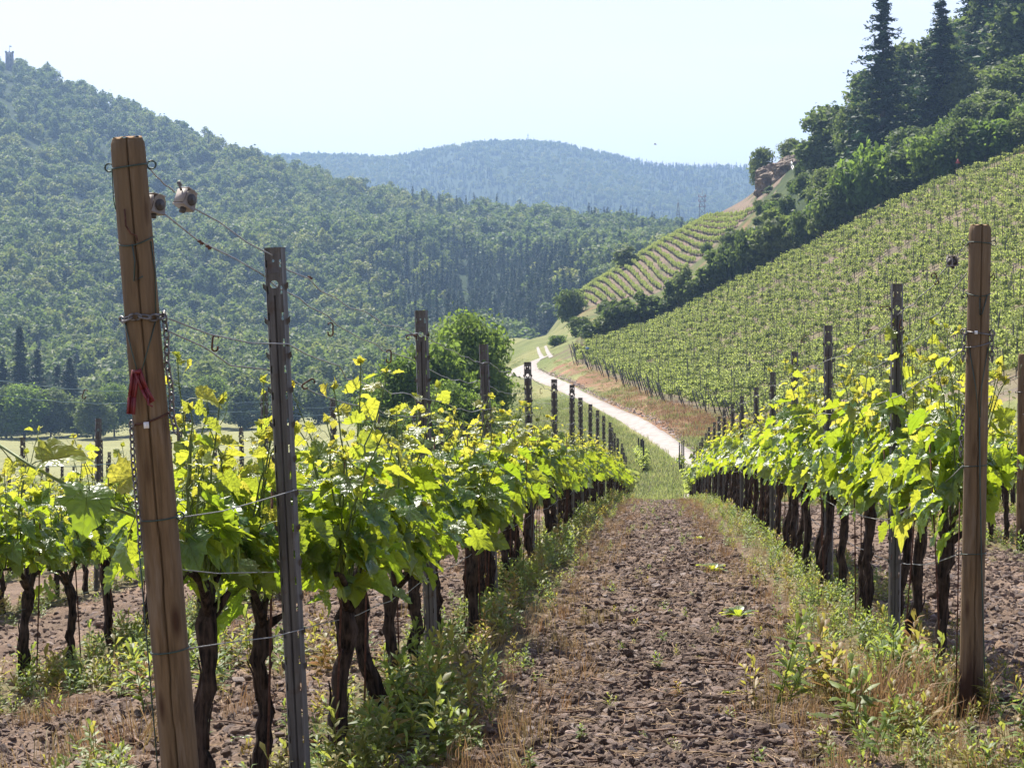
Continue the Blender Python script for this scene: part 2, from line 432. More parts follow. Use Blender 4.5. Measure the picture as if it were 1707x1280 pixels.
# feature lines of the land, each (column, distance, height line)
L = [
 [(-900, 140, 840), (0, 150, 812), (250, 150, 812), (500, 150, 815), (700, 140, 812), (850, 130, 805), (960, 125, 800), (1100, 122, 795), (1250, 120, 790), (1400, 118, 775), (1550, 115, 765), (1707, 112, 755), (2600, 105, 600)],
 [(-900, 260, 830), (0, 260, 800), (250, 260, 800), (500, 240, 797), (700, 230, 780), (850, 225, 716), (960, 195, 738), (1100, 160, 768), (1250, 145, 775), (1400, 145, 745), (1550, 140, 722), (1707, 135, 698), (2600, 122, 540)],
 [(-900, 435, 800), (0, 435, 788), (250, 435, 785), (500, 420, 772), (700, 400, 740), (850, 390, 619), (960, 285, 657), (1100, 200, 728), (1250, 172, 745), (1400, 165, 718), (1550, 158, 690), (1707, 148, 664), (2600, 130, 495)],
 [(-900, 560, 745), (0, 560, 735), (250, 560, 733), (500, 560, 722), (700, 520, 705), (850, 430, 599), (960, 350, 603), (1100, 235, 668), (1250, 205, 712), (1400, 190, 685), (1550, 175, 660), (1707, 160, 635), (2600, 140, 450)],
 [(-900, 640, 712), (0, 640, 705), (250, 640, 703), (500, 640, 697), (700, 640, 682), (850, 480, 573), (960, 365, 592), (1100, 300, 608), (1250, 270, 610), (1400, 255, 580), (1550, 240, 530), (1707, 230, 480), (2600, 200, 280)],
 [(-900, 720, 690), (0, 720, 682), (250, 720, 680), (500, 730, 672), (700, 740, 655), (850, 520, 560), (960, 380, 580), (1100, 380, 540), (1250, 370, 462), (1400, 355, 388), (1550, 345, 312), (1707, 340, 254), (2600, 300, 60)],
 [(-900, 850, 590), (0, 850, 620), (250, 850, 620), (500, 850, 620), (700, 850, 620), (850, 620, 575), (960, 450, 545), (1100, 420, 520), (1250, 410, 437), (1400, 400, 345), (1550, 390, 270), (1707, 385, 212), (2600, 340, 0)],
 [(-900, 1100, 400), (0, 1100, 440), (250, 1100, 470), (500, 1100, 500), (700, 1050, 520), (850, 700, 620), (960, 510, 515), (1100, 490, 490), (1250, 490, 362), (1310, 480, 310), (1400, 450, 280), (1550, 440, 230), (1707, 440, 175), (2600, 400, -60)],
 [(-900, 1450, 130), (0, 1450, 270), (250, 1450, 340), (500, 1400, 400), (700, 1300, 435), (850, 800, 635), (960, 560, 494), (1100, 560, 408), (1250, 570, 328), (1310, 545, 268), (1400, 520, 235), (1550, 520, 200), (1707, 520, 150), (2600, 500, -90)],
 [(-900, 1550, 60), (0, 1550, 225), (250, 1550, 300), (500, 1500, 360), (700, 1400, 400), (850, 950, 590), (960, 750, 560), (1100, 700, 500), (1250, 700, 420), (1400, 700, 290), (1550, 700, 220), (1707, 700, 165), (2600, 700, -80)],
 [(-900, 1700, -50), (0, 1700, 165), (250, 1680, 245), (500, 1620, 325), (700, 1500, 378), (850, 1250, 460), (960, 1150, 475), (1100, 1100, 485), (1250, 1000, 450), (1400, 900, 330), (1550, 900, 250), (1707, 900, 200), (2600, 900, -40)],
 [(-900, 1850, -150), (0, 1850, 116), (60, 1850, 132), (190, 1850, 182), (330, 1840, 244), (430, 1820, 282), (560, 1780, 317), (700, 1720, 352), (850, 1640, 369), (1000, 1560, 389), (1110, 1520, 406), (1250, 1500, 425), (1400, 1500, 420), (1550, 1500, 400), (1707, 1500, 400), (2600, 1500, 300)],
 [(-900, 2400, 100), (0, 2400, 260), (430, 2400, 370), (700, 2400, 430), (1100, 2400, 470), (1707, 2400, 480), (2600, 2400, 420)],
 [(-900, 3000, 420), (2600, 3000, 450)],
 [(-900, 3700, 360), (430, 3700, 345), (700, 3700, 340), (870, 3700, 325), (1100, 3700, 350), (1300, 3700, 360), (2600, 3700, 360)],
 [(-900, 4400, 280), (440, 4400, 264), (560, 4400, 262), (650, 4400, 268), (740, 4400, 251), (800, 4400, 242), (870, 4400, 240), (930, 4400, 244), (1000, 4400, 259), (1080, 4400, 277), (1160, 4400, 282), (1250, 4400, 283), (1400, 4400, 290), (2600, 4400, 300)],
 [(-900, 6000, 400), (2600, 6000, 400)],
 [(-900, 9500, 500), (2600, 9500, 500)],
]
L = [np.array(l, float) for l in L]
def line_d(i, u): return np.interp(u, L[i][:, 0], L[i][:, 1])
def line_v(i, u): return np.interp(u, L[i][:, 0], L[i][:, 2])

GU = np.concatenate([np.arange(-900, -100, 26), np.arange(-100, 1800, 4.2), np.arange(1800, 2600, 26)])
GL = np.concatenate([np.linspace(math.log(2.6), math.log(6.6), 60, endpoint=False), np.linspace(math.log(6.6), math.log(38), 560, endpoint=False),
                     np.linspace(math.log(38), math.log(700), 300, endpoint=False), np.linspace(math.log(700), math.log(9500), 200)])
GD = np.exp(GL)
def pchip_cols(X, Y, xq):
    """X,Y (n,k) knots per column k; xq (m) -> (m,k)"""
    h = np.diff(X, axis=0); dl = np.diff(Y, axis=0) / h
    w1 = 2 * h[1:] + h[:-1]; w2 = h[1:] + 2 * h[:-1]
    with np.errstate(divide='ignore', invalid='ignore'):
        dm = (w1 + w2) / (w1 / dl[:-1] + w2 / dl[1:])
    dm = np.where(dl[:-1] * dl[1:] > 0, dm, 0)
    D = np.concatenate([dl[:1], dm, dl[-1:]])
    out = np.zeros((len(xq), X.shape[1]))
    for k in range(X.shape[1]):
        i = np.clip(np.searchsorted(X[:, k], xq) - 1, 0, len(X) - 2)
        hh = h[i, k]; t = (xq - X[i, k]) / hh
        out[:, k] = ((1 + 2 * t) * (1 - t) ** 2 * Y[i, k] + t * (1 - t) ** 2 * hh * D[i, k] + t * t * (3 - 2 * t) * Y[i + 1, k] + t * t * (t - 1) * hh * D[i + 1, k])
    return out

UU, DD = np.meshgrid(GU, GD)                       # (rows, cols)
XC = (UU - 853.5) / FOC * DD
GX, GY = to_world(XC, DD)
NZ = near_z(GX, GY)
NV = 540 - FOC * (NZ - CAMZ) / DD
def near_v_at(d, u):
    x, y = to_world((u - 853.5) / FOC * d, d); return 540 - FOC * (near_z(x, y) - CAMZ) / d
KX = [np.full(len(GU), math.log(60)), np.full(len(GU), math.log(92))]
KV = [near_v_at(60, GU), near_v_at(92, GU)]
sm = np.exp(-np.linspace(-2, 2, 9) ** 2); sm /= sm.sum()
ug = np.arange(-1000, 2701, 10.0)
for i in range(len(L)):
    for j, arr in ((1, KX), (2, KV)):
        y = np.interp(ug, L[i][:, 0], L[i][:, j])
        if i not in (11, 15): y = np.convolve(np.pad(y, 4, 'edge'), sm, 'valid')
        y = np.interp(GU, ug, y)
        arr.append(np.log(y) if j == 1 else y)
KX = np.array(KX); KV = np.array(KV)
FV = pchip_cols(KX, KV, GL)
GV = np.where(DD <= 92, NV, FV)
# folds of the wooded hills
hill = np.clip((DD - 700) / 300, 0, 1) * (1 - np.clip((UU - 900) / 200, 0, 1) * (DD < 900))
zadd = hill * (fbm(GX / 190, GY / 260, 5, 3) * 22)
crestfade = np.ones_like(DD)
for i in (11, 15):
    dc = line_d(i, GU)[None]
    crestfade = np.minimum(crestfade, np.clip(abs(np.log(DD / dc)) / .22, .03, 1))
zadd *= crestfade
GV = GV - FOC * zadd / DD
GZ = CAMZ + (540 - GV) / FOC * DD

def gidx(u, d):
    fu = np.interp(u, GU, np.arange(len(GU))); fl = np.interp(np.log(np.maximum(d, 2.61)), GL, np.arange(len(GL)))
    i = np.clip(np.floor(fl).astype(int), 0, len(GL) - 2); j = np.clip(np.floor(fu).astype(int), 0, len(GU) - 2)
    return i, j, fl - i, fu - j
def gsample(A, u, d):
    i, j, a, b = gidx(u, d)
    return (A[i, j] * (1 - b) + A[i, j + 1] * b) * (1 - a) + (A[i + 1, j] * (1 - b) + A[i + 1, j + 1] * b) * a
def height(x, y):
    x = np.asarray(x, float); y = np.asarray(y, float)
    xc, dc = to_cam(x, y); dc = np.maximum(dc, 2.61)
    u = 853.5 + FOC * xc / dc
    return CAMZ + (540 - gsample(GV, u, dc)) / FOC * dc
def at(u, d):
    """the ground point in column u at distance d"""
    x, y = to_world((u - 853.5) / FOC * d, d)
    return float(x), float(y), float(height(x, y))
def pick(u, v, dmin=2.7, dmax=9000):
    """the first ground point seen in column u at height line v"""
    j = np.interp(u, GU, np.arange(len(GU))); j0 = int(min(j, len(GU) - 2)); b = j - j0
    col = GV[:, j0] * (1 - b) + GV[:, j0 + 1] * b
    ok = np.where((col <= v) & (GD > dmin) & (GD < dmax))[0]
    k = ok[0] if len(ok) else len(GD) - 1
    if k > 0 and col[k - 1] > v:
        t = (col[k - 1] - v) / (col[k - 1] - col[k]); d = math.exp(GL[k - 1] + t * (GL[k] - GL[k - 1]))
    else: d = GD[k]
    return at(u, d)
def ud(x, y):
    xc, dc = to_cam(np.asarray(x, float), np.asarray(y, float)); dc = np.maximum(dc, .1)
    return 853.5 + FOC * xc / dc, dc
def space(u, v, d):
    """a point in the air: column u, height line v, distance d"""
    x, y = to_world((u - 853.5) / FOC * d, d); return float(x), float(y), CAMZ + (540 - v) / FOC * d

# soil relief of the tilled aisles
ROWS_L = [-1.14, -3.6, -6.05, -8.5, -10.95, -13.4, -15.85, -18.3, -20.75]
ROWS_R = [1.31, 3.72, 6.15, 8.6, 11.0, 13.4]
ALLROWS = np.array(sorted(ROWS_L + ROWS_R))
def rowdist(x): return np.min(np.abs(np.asarray(x)[..., None] - ALLROWS), -1)
nearm = DD < 40
rel = np.zeros_like(GZ)
xx, yy = GX[nearm], GY[nearm]
f = np.clip((40 - DD[nearm]) / 20, 0, 1)
rel[nearm] = f * (fbm(xx / .9, yy / .9, 1, 3) * .022 + fbm(xx / .16, yy / .16, 7, 3) * .05 + np.maximum(fbm(xx / .06, yy / .06, 9, 3), -.1) * .045)
MZ = GZ + rel
def surf(x, y):
    u, d = ud(x, y); return gsample(MZ, u, d)

# colour zones (real ground cover), one colour per vertex
def zone(u, d, x, y):
    n1 = fbm(x / 3.1, y / 3.1, 20, 4); n2 = fbm(x / 14, y / 22, 30, 4); n3 = fbm(x / .5, y / .5, 40, 3)
    def c(*a): return np.array(a, float)
    grass = c(.13, .16, .055); grass2 = c(.21, .21, .09); soil = c(.12, .086, .067); soil2 = c(.19, .141, .112)
    dry = c(.25, .155, .095); dry2 = c(.17, .085, .05); meadow = c(.24, .25, .12); forest = c(.030, .050, .018)
    pink = c(.19, .145, .115); scrub = c(.085, .11, .035)
    def mix(a, b, t): t = np.clip(t, 0, 1)[..., None]; return a * (1 - t) + b * t
    col = mix(np.broadcast_to(grass, x.shape + (3,)), grass2, .5 + n2 * 1.6)
    # valley meadow and wooded hills
    mea = (d > 330) & (d < 640) & (u < 640)
    col = np.where(mea[..., None], mix(np.broadcast_to(meadow, col.shape), grass2, .4 + n2), col)
    fo = ((d > 640) & (u < 800)) | (d > 640)
    col = np.where(fo[..., None], forest, col)
    # hillside on the right
    d3, d4, d6, d8, d9 = (line_d(i, u) for i in (2, 3, 5, 7, 8))
    r = (u + n1 * 90 + n3 * 20 > 950)
    uj = u + n1 * 70 + n3 * 14
    ver = r & (d > d3) & (d <= d4 + 3)
    t = np.clip((d - d3) / (d4 - d3), 0, 1)
    vc = mix(mix(np.broadcast_to(grass, col.shape), dry, .55 + n1 * 1.5 + .3 * np.sin(t * 3.1) + (u - 1050) / 300), dry2, n2 * 1.2 + .35 * t)
    vc = np.where((u > 1330)[..., None], mix(np.broadcast_to(c(.16, .13, .10), col.shape), grass, .5 + n1), vc)
    vc = mix(vc, soil2 * 1.35, (n3 * 1.6 + .1) * (t < .3))
    col = np.where(ver[..., None], vc, col)
    vin = r & (d > d4 + 3) & (d <= d6 + 1)
    col = np.where(vin[..., None], mix(np.broadcast_to(c(.17, .135, .105), col.shape), c(.12,.115,.05), .4 + n1), col)
    sc = r & (d > d6 + 1) & (d <= d8)
    col = np.where(sc[..., None], mix(mix(np.broadcast_to(scrub, col.shape), dry * .8, .25 + n1 * 1.4), grass2, n2 + .1), col)
    v2 = (u > 955) & (uj < 1275) & (d > d8) & (d <= d9 + 40)
    col = np.where(v2[..., None], mix(np.broadcast_to(pink, col.shape), scrub, n1 * 1.4), col)
    fr = (uj >= 1275) & (d > d6 + 12)
    col = np.where(fr[..., None], mix(np.broadcast_to(forest, col.shape), scrub, .2 + n1), col)
    # bank beside the track
    bank = (u > 820) & (u < 960) & (d > 400) & (d < 640)
    col = np.where(bank[..., None], mix(mix(np.broadcast_to(grass, col.shape), grass2, .6 + n2), scrub, n1 * 1.2), col)
    # near vineyard
    end = 92 + 1.5 * n1
    nv = (d < end)
    rd = rowdist(x)
    sl = mix(np.broadcast_to(soil, col.shape), soil2, .45 + n3 * 1.3 + n1 * .5)
    strip = np.clip((.52 - rd) / .2 + n3 * 1.1 - .2, 0, 1) * .55
    sl = mix(sl, c(.13, .13, .05), strip)
    sl = mix(sl, dry, np.clip(.7 - abs(rd - .62) * 5, 0, 1) * .35)
    col = np.where(nv[..., None], sl, col)
    lft = (d >= 92) & (d < 250) & (u < 1000 - (d - 92) * 1.6)
    col = np.where(lft[..., None], mix(np.broadcast_to(soil2, col.shape), grass, .7 + n1), col)
    return col
ZC = zone(UU, DD, GX, GY)

def m_ground():
    m, nt, out = mat('ground')
    a = attr(nt, 'tint').outputs['Color']
    g = nt.nodes.new('ShaderNodeNewGeometry'); p = g.outputs['Position']
    n1 = noise(nt, 55, 5, p); n2 = noise(nt, 3.2, 5, p); n3 = noise(nt, .16, 4, p)
    c = mixc(nt, 1, a, ramp(nt, n1, [(.32, (.55, .53, .52)), (.7, (1.4, 1.4, 1.38))]), 'MULTIPLY')
    c = mixc(nt, 1, c, ramp(nt, n2, [(.3, (.72, .72, .72)), (.7, (1.25, 1.23, 1.2))]), 'MULTIPLY')
    c = mixc(nt, 1, c, ramp(nt, n3, [(.3, (.82, .84, .8)), (.7, (1.15, 1.13, 1.1))]), 'MULTIPLY')
    princ(nt, out, c, .95, .12, 0, bump(nt, n1, .012, .9))
    return m
nr, nc = GX.shape
ii = (np.arange(nr - 1)[:, None] * nc + np.arange(nc - 1)[None]).ravel()
Q = np.stack([ii, ii + 1, ii + nc + 1, ii + nc], -1)
V = np.stack([GX, GY, MZ], -1).reshape(-1, 3)
# the field carried on behind the viewpoint (one sheet)
bx = np.concatenate([GX[0], [GX[0, -1] + 60, GX[0, -1] + 60, GX[0, 0] - 60, GX[0, 0] - 60]])
by = np.concatenate([GY[0], [2.0, -70, -70, 2.0]])
base = len(V)
Vb = np.stack([bx[nc:], by[nc:], near_z(bx[nc:], by[nc:]) - .02], -1)
tri = [[base + 1, j + 1, j] for j in range(nc - 1)]
tri += [[base, nc - 1, base + 1], [base + 1, 0, base + 2], [base + 2, 0, base + 3]]
gm = mesh_np('ground', np.concatenate([V, Vb]), [np.array(tri), Q], m_ground(), True, np.concatenate([ZC.reshape(-1, 3), np.tile([[.13, .1, .07]], (4, 1))]))
ground = link('ground', gm)
tag(ground, 'vineyard soil, grass and wooded hills of the valley', None, None, 'structure')

# ------------------------------------------------------------------ roads
def ribbon(P, widths, thick=.06, name='road'):
    P = np.array([p[:2] for p in P]); 
    seg = np.linalg.norm(np.diff(P, axis=0), axis=1); s = np.concatenate([[0], np.cumsum(seg)])
    n = max(8, int(s[-1] / 1.5)); q = np.linspace(0, s[-1], n)
    cx = np.interp(q, s, P[:, 0]); cy = np.interp(q, s, P[:, 1]); w_ = np.interp(q, s, widths)
    for _ in range(3):
        cx[1:-1] = (cx[:-2] + 2 * cx[1:-1] + cx[2:]) / 4; cy[1:-1] = (cy[:-2] + 2 * cy[1:-1] + cy[2:]) / 4
    tx, ty = np.gradient(cx), np.gradient(cy); l = np.hypot(tx, ty); nx, ny = -ty / l, tx / l
    K = np.array([-1, -.93, -.4, .4, .93, 1.0])
    wob = 1 + fbm(q / 3.0, q * 0, 61, 3) * .10
    X = cx[:, None] + nx[:, None] * (w_ * wob)[:, None] / 2 * K; Y = cy[:, None] + ny[:, None] * (w_ * wob)[:, None] / 2 * K
    Z = surf(X, Y) + thick + .02 * (1 - K ** 2); Z[:, 0] -= thick + .12; Z[:, -1] -= thick + .12
    i = (np.arange(n - 1)[:, None] * 6 + np.arange(5)[None]).ravel()
    return mesh_np(name, np.stack([X, Y, Z], -1).reshape(-1, 3), np.stack([i, i + 1, i + 7, i + 6], -1), M['concrete'], True)

RP = [(1205, 800), (1168, 776), (1130, 752), (1100, 730), (1050, 700), (1000, 675), (960, 656), (930, 641), (900, 629), (880, 623), (868, 617), (870, 610), (886, 604), (908, 597)]
road_pts = [pick(u, v, 100) for u, v in RP]
rd = link('road', ribbon(road_pts, [1.9] * 8 + [2.4, 3.6, 5.5, 7.0, 6.0, 4.5], .07))
tag(rd, 'pale concrete farm track curving up the valley beside the hillside vineyard', None, None, 'structure')
for pts in ([(904, 597), (899, 588), (896, 579)], [(919, 596), (913, 587), (909, 577)]):
    t = link('wheel_track_path', ribbon([pick(u, v, 100) for u, v in pts], [.75, .6, .45], .05)); tag(t, 'pale worn wheel track climbing through the grass', None, None, 'structure')
t = link('path', ribbon([pick(u, v, 100) for u, v in ((1080, 786), (1110, 782), (1150, 779), (1175, 779))], [1.3, 1.2, 1.3, 1.6], .06)); tag(t, 'pale spur path crossing the grass below the vine rows', None, None, 'structure')
t = link('path', ribbon([at(1140, 93), at(1150, 99), at(1168, 112), at(1178, 125)], [.7, .9, 1.1, 1.6], .05)); tag(t, 'short pale path at the lower end of the aisle', None, None, 'structure')

# ------------------------------------------------------------------ scattering of uncountable cover
def scatter(name, label, P, rot, scl, idx, temps, kind='stuff', cat=None):
    me = bpy.data.meshes.new(name)
    P = np.asarray(P, np.float32); n = len(P)
    me.vertices.add(n); me.vertices.foreach_set('co', P.ravel())
    a = me.attributes.new('rot', 'FLOAT_VECTOR', 'POINT'); a.data.foreach_set('vector', np.asarray(rot, np.float32).ravel())
    scl = np.asarray(scl, np.float32)
    if scl.ndim == 1: scl = np.repeat(scl[:, None], 3, 1)
    a = me.attributes.new('scl', 'FLOAT_VECTOR', 'POINT'); a.data.foreach_set('vector', scl.ravel())
    a = me.attributes.new('idx', 'INT', 'POINT'); a.data.foreach_set('value', np.asarray(idx, np.int32))
    o = link(name, me)
    ng = bpy.data.node_groups.new(name, 'GeometryNodeTree')
    ng.interface.new_socket('Geometry', in_out='INPUT', socket_type='NodeSocketGeometry')
    ng.interface.new_socket('Geometry', in_out='OUTPUT', socket_type='NodeSocketGeometry')
    gi = ng.nodes.new('NodeGroupInput'); go = ng.nodes.new('NodeGroupOutput')
    iop = ng.nodes.new('GeometryNodeInstanceOnPoints')
    gti = ng.nodes.new('GeometryNodeGeometryToInstance')
    for t in reversed(temps):
        oi = ng.nodes.new('GeometryNodeObjectInfo'); oi.inputs['Object'].default_value = t; oi.inputs['As Instance'].default_value = False
        ng.links.new(oi.outputs['Geometry'], gti.inputs[0])
    iop.inputs['Pick Instance'].default_value = True
    def na(nm, ty):
        x = ng.nodes.new('GeometryNodeInputNamedAttribute'); x.data_type = ty; x.inputs['Name'].default_value = nm; return x.outputs['Attribute']
    ng.links.new(gi.outputs[0], iop.inputs['Points']); ng.links.new(gti.outputs[0], iop.inputs['Instance'])
    ng.links.new(na('idx', 'INT'), iop.inputs['Instance Index'])
    ng.links.new(na('rot', 'FLOAT_VECTOR'), iop.inputs['Rotation']); ng.links.new(na('scl', 'FLOAT_VECTOR'), iop.inputs['Scale'])
    ng.links.new(iop.outputs[0], go.inputs[0])
    md = o.modifiers.new('scatter', 'NODES'); md.node_group = ng
    return tag(o, label, cat, None, kind)

def tmpl(name, me): return bpy.data.objects.new(name, me)      # source shape, never linked to the scene
# ------------------------------------------------------------------ plant shapes
def leaf_quads(Cn, Nn, size, rng, aspect=.55, jit=.8):
    """rhombic leaf clumps: centres, normals"""
    n = len(Cn)
    Nn = Nn + rng.normal(0, jit, (n, 3)); Nn /= np.linalg.norm(Nn, axis=1)[:, None] + 1e-9
    T = rng.normal(0, 1, (n, 3)); T -= (T * Nn).sum(1)[:, None] * Nn; T /= np.linalg.norm(T, axis=1)[:, None] + 1e-9
    B = np.cross(Nn, T)
    s = np.broadcast_to(size, (n,))[:, None]
    bend = Nn * s * .22
    V = np.stack([Cn - T * s + 0 * bend, Cn - B * s * aspect + bend, Cn + T * s, Cn + B * s * aspect + bend], 1).reshape(-1, 3)
    k = np.arange(n)[:, None] * 4
    return V, k + np.array([[0, 1, 2, 3]])

def crown_mesh(name, seed, W, H, z0, nl, nleaf, ls, m, shape=0, core=True):
    """broad crown: lobes of leaf clumps between z0 and H, width W"""
    r = rng_(seed)
    mb_V, mb_Q, cols, o = [], [], [], 0
    cz = (z0 + H) / 2; hz = (H - z0) / 2
    Ls = []
    for k in range(nl):
        a = r.uniform(0, 2 * PI); t = r.uniform(-1, 1); q = math.sqrt(max(0, 1 - t * t * .9)) * r.uniform(.35, 1) ** .6
        if shape == 1: q *= (1.05 - .45 * (t + 1) / 2)
        lr = W * r.uniform(.13, .25)
        Ls.append((np.array([math.cos(a) * q * (W / 2 - lr * .7), math.sin(a) * q * (W / 2 - lr * .7), cz + t * (hz - lr * .8)]), lr))
    per = nleaf // nl
    for c, lr in Ls:
        d = r.normal(0, 1, (per, 3)); d[:, 2] += .35; d /= np.linalg.norm(d, axis=1)[:, None]
        rad = lr * (1.04 + r.normal(0, .24, per) - .1 * np.abs(r.normal(0, 1, per)))[:, None] * (1 + .55 * vnoise(d[:, 0] * 3 + c[0], d[:, 1] * 3 + d[:, 2] * 2, seed)[:, None])
        P = c + d * rad * np.array([1, 1, .85])
        V, Q = leaf_quads(P, d, ls * r.uniform(.6, 1.35, per), r)
        mb_V.append(V); mb_Q.append(Q + o); o += len(V)
        g = np.repeat(np.clip(r.normal(.5, .28, per), 0, 1), 4)
        cols.append(np.stack([g * 0, g, g * 0], 1))
    return mesh_np(name, np.concatenate(mb_V), np.concatenate(mb_Q), m, False, np.concatenate(cols)), Ls

def trunk_mesh(name, seed, H, r0, Ls=None, m=None, lean=.03):
    r = rng_(seed); b = MB()
    z = np.linspace(-.3, H, 9); wob = np.cumsum(r.normal(0, lean, (9, 2)), 0) * (z[:, None] + .3) / H
    P = np.column_stack([wob, z]); b.tube(P, np.linspace(r0 * 1.25, r0 * .35, 9), 8)
    for c, lr in (Ls or [])[:12]:
        i = r.integers(3, 8); s = P[i]
        if c[2] < s[2]: i = 3; s = P[3]
        mid = s * .5 + c * .5 + np.array([0, 0, -.12 * np.linalg.norm(c - s)])
        b.tube([s, mid, c], [r0 * .42, r0 * .25, r0 * .08], 5)
    return b.mesh(name, m or M['trunk'], True)

def conifer_meshes(name, seed, H, Rr, ls, whorls, m, per=7, ragged=.3, bare=.06, tw=10):
    r = rng_(seed); Cn, Nn, S = [], [], []; b = MB()
    P = np.array([[0, 0, -.4], [0, 0, H * .4], [r.normal(0, .05), 0, H * .98]])
    b.tube(P, [H * .016, H * .011, .02], 7)
    for k in range(whorls):
        z = H * (bare + (1 - bare) * (k + r.uniform(-.3, .3)) / whorls)
        zc = z; t = z / H
        Lr = Rr * (1 - t) ** .82 * (1 if t > .18 else .85) * 1.25 + .12
        a0 = r.uniform(0, 2 * PI)
        for j in range(per):
            z = zc + r.normal(0, .55 * H / whorls); a = a0 + j * 2 * PI / per + r.normal(0, .3); le = Lr * r.uniform(1 - ragged * 1.6, 1 + ragged * .5)
            if r.random() < ragged * .25: continue
            droop = r.uniform(.12, .32)
            q = np.linspace(.12, 1, tw)
            dirv = np.array([math.cos(a), math.sin(a), 0]); side = np.array([-math.sin(a), math.cos(a), 0])
            line = dirv * (q * le)[:, None] + np.array([0, 0, 1]) * (z - droop * le * q ** 1.4 + .10 * le * q ** 3)[:, None]
            b.tube(line[[0, tw // 2, tw - 1]], [.035 * H / 20, .02 * H / 20, .008], 3, cap=False)
            for sgn in (-1, 1):
                pts = line + side * (sgn * .5 * ls * (1.3 - q) * (.35 + .65 * (1 - t)))[:, None] + r.normal(0, ls * .22, (tw, 3)) - np.array([0, 0, ls * .15])
                Cn.append(pts); Nn.append(np.tile([0, 0, 1.], (tw, 1)) + side * sgn * .4); S.append(ls * (1.15 - .55 * q) * r.uniform(.7, 1.2) * (.5 + .5 * (1 - t)))
    Cn, Nn, S = np.concatenate(Cn), np.concatenate(Nn), np.concatenate(S)
    V, Q = leaf_quads(Cn, Nn, S, r, .42, .45)
    g = np.repeat(np.clip(r.normal(.5, .28, len(Cn)), 0, 1), 4)
    return mesh_np(name + '_crown', V, Q, m, False, np.stack([g * 0, g, g * 0], 1)), b.mesh(name + '_trunk', M['trunk'], True)

# ------------------------------------------------------------------ wooded hills (uncountable)
def forest_templates():
    T = []
    for k in range(5):
        me, _ = crown_mesh('forest_crown', 300 + k, 9.5, 12.5, .5, 13 + k, 620, .72, M['forest'], 0)
        T.append(tmpl('forest_crown', me))
    me, _ = conifer_meshes('forest_conifer', 320, 16, 3.2, .75, 17, M['conifer'], 6, .3, .06, 5)
    T.append(tmpl('forest_conifer', me))
    me, _ = conifer_meshes('forest_conifer', 321, 19, 3.4, .8, 19, M['conifer'], 6, .35, .06, 5)
    T.append(tmpl('forest_conifer', me))
    return T
FT = forest_templates()
def forest(name, label, n, u0, u1, d0f, d1f, seed, smin, smax, coni):
    r = rng_(seed)
    u = r.uniform(u0, u1, n * 3); t = r.uniform(0, 1, n * 3)
    lo, hi = d0f(u), d1f(u); d = np.exp(np.log(lo) + t * np.log(hi / lo))
    keep = r.random(n * 3) < (d / hi) ** .6
    u, d = u[keep][:n], d[keep][:n]
    x, y = to_world((u - 853.5) / FOC * d, d); z = height(x, y)
    # keep what can be seen: the height line must not fall behind the ridge in front
    v = 540 - FOC * (z - CAMZ) / d
    cz = coni(u, v, d, x, y, r)
    idx = np.where(cz, 5 + (r.random(len(u)) < .5), r.integers(0, 5, len(u)))
    s = r.uniform(smin, smax, len(u)) * np.where(cz, .75, 1.0)
    sc = np.column_stack([s * r.uniform(.85, 1.2, len(u)), s * r.uniform(.85, 1.2, len(u)), s * r.uniform(.75, 1.0, len(u)) * np.where(cz, 1.15, 1)])
    rot = np.column_stack([r.normal(0, .05, len(u)), r.normal(0, .05, len(u)), r.uniform(0, 6.28, len(u))])
    m = ~((np.abs(u - 18.5) < 7) & (d > 1790) & (d < 2000)); sc[(np.abs(u - 18.5) < 15) & (d > 1600) & (d < 2000)] *= .5
    return scatter(name, label, np.column_stack([x, y, z - 1.0])[m], rot[m], sc[m], idx[m], FT)
def coni_left(u, v, d, x, y, r):
    n = fbm(x / 160, y / 260, 71, 3); r.random(3)
    p = np.clip((u - 560) / 120, 0, 1) * np.clip((1010 - u) / 60, 0, 1) * np.clip((v - 425 + n * 50) / 20, 0, 1) * (v < 575) * .92
    p = np.maximum(p, (n > .42) * .4)
    return r.random(len(u)) < np.maximum(p, .03)
def coni_far(u, v, d, x, y, r):
    n = fbm(x / 420, y / 500, 73, 3)
    p = np.where(v < 268, .3, (n > .12) * .7)
    return r.random(len(u)) < p
forest('forest', 'dense broadleaf and conifer wood covering the long left hill', 9800, -350, 1330, lambda u: np.interp(u, [-900, 700, 850, 1000, 1400], [690, 700, 860, 1000, 1100]),
       lambda u: line_d(11, u) * 1.015, 11, .5, 1.4, coni_left)
forest('forest', 'hazy blue wood covering the far mountain at the end of the valley', 11000, 250, 1420, lambda u: 3150 + 0 * u, lambda u: line_d(15, u) * 1.01, 12, .6, 1.0, coni_far)

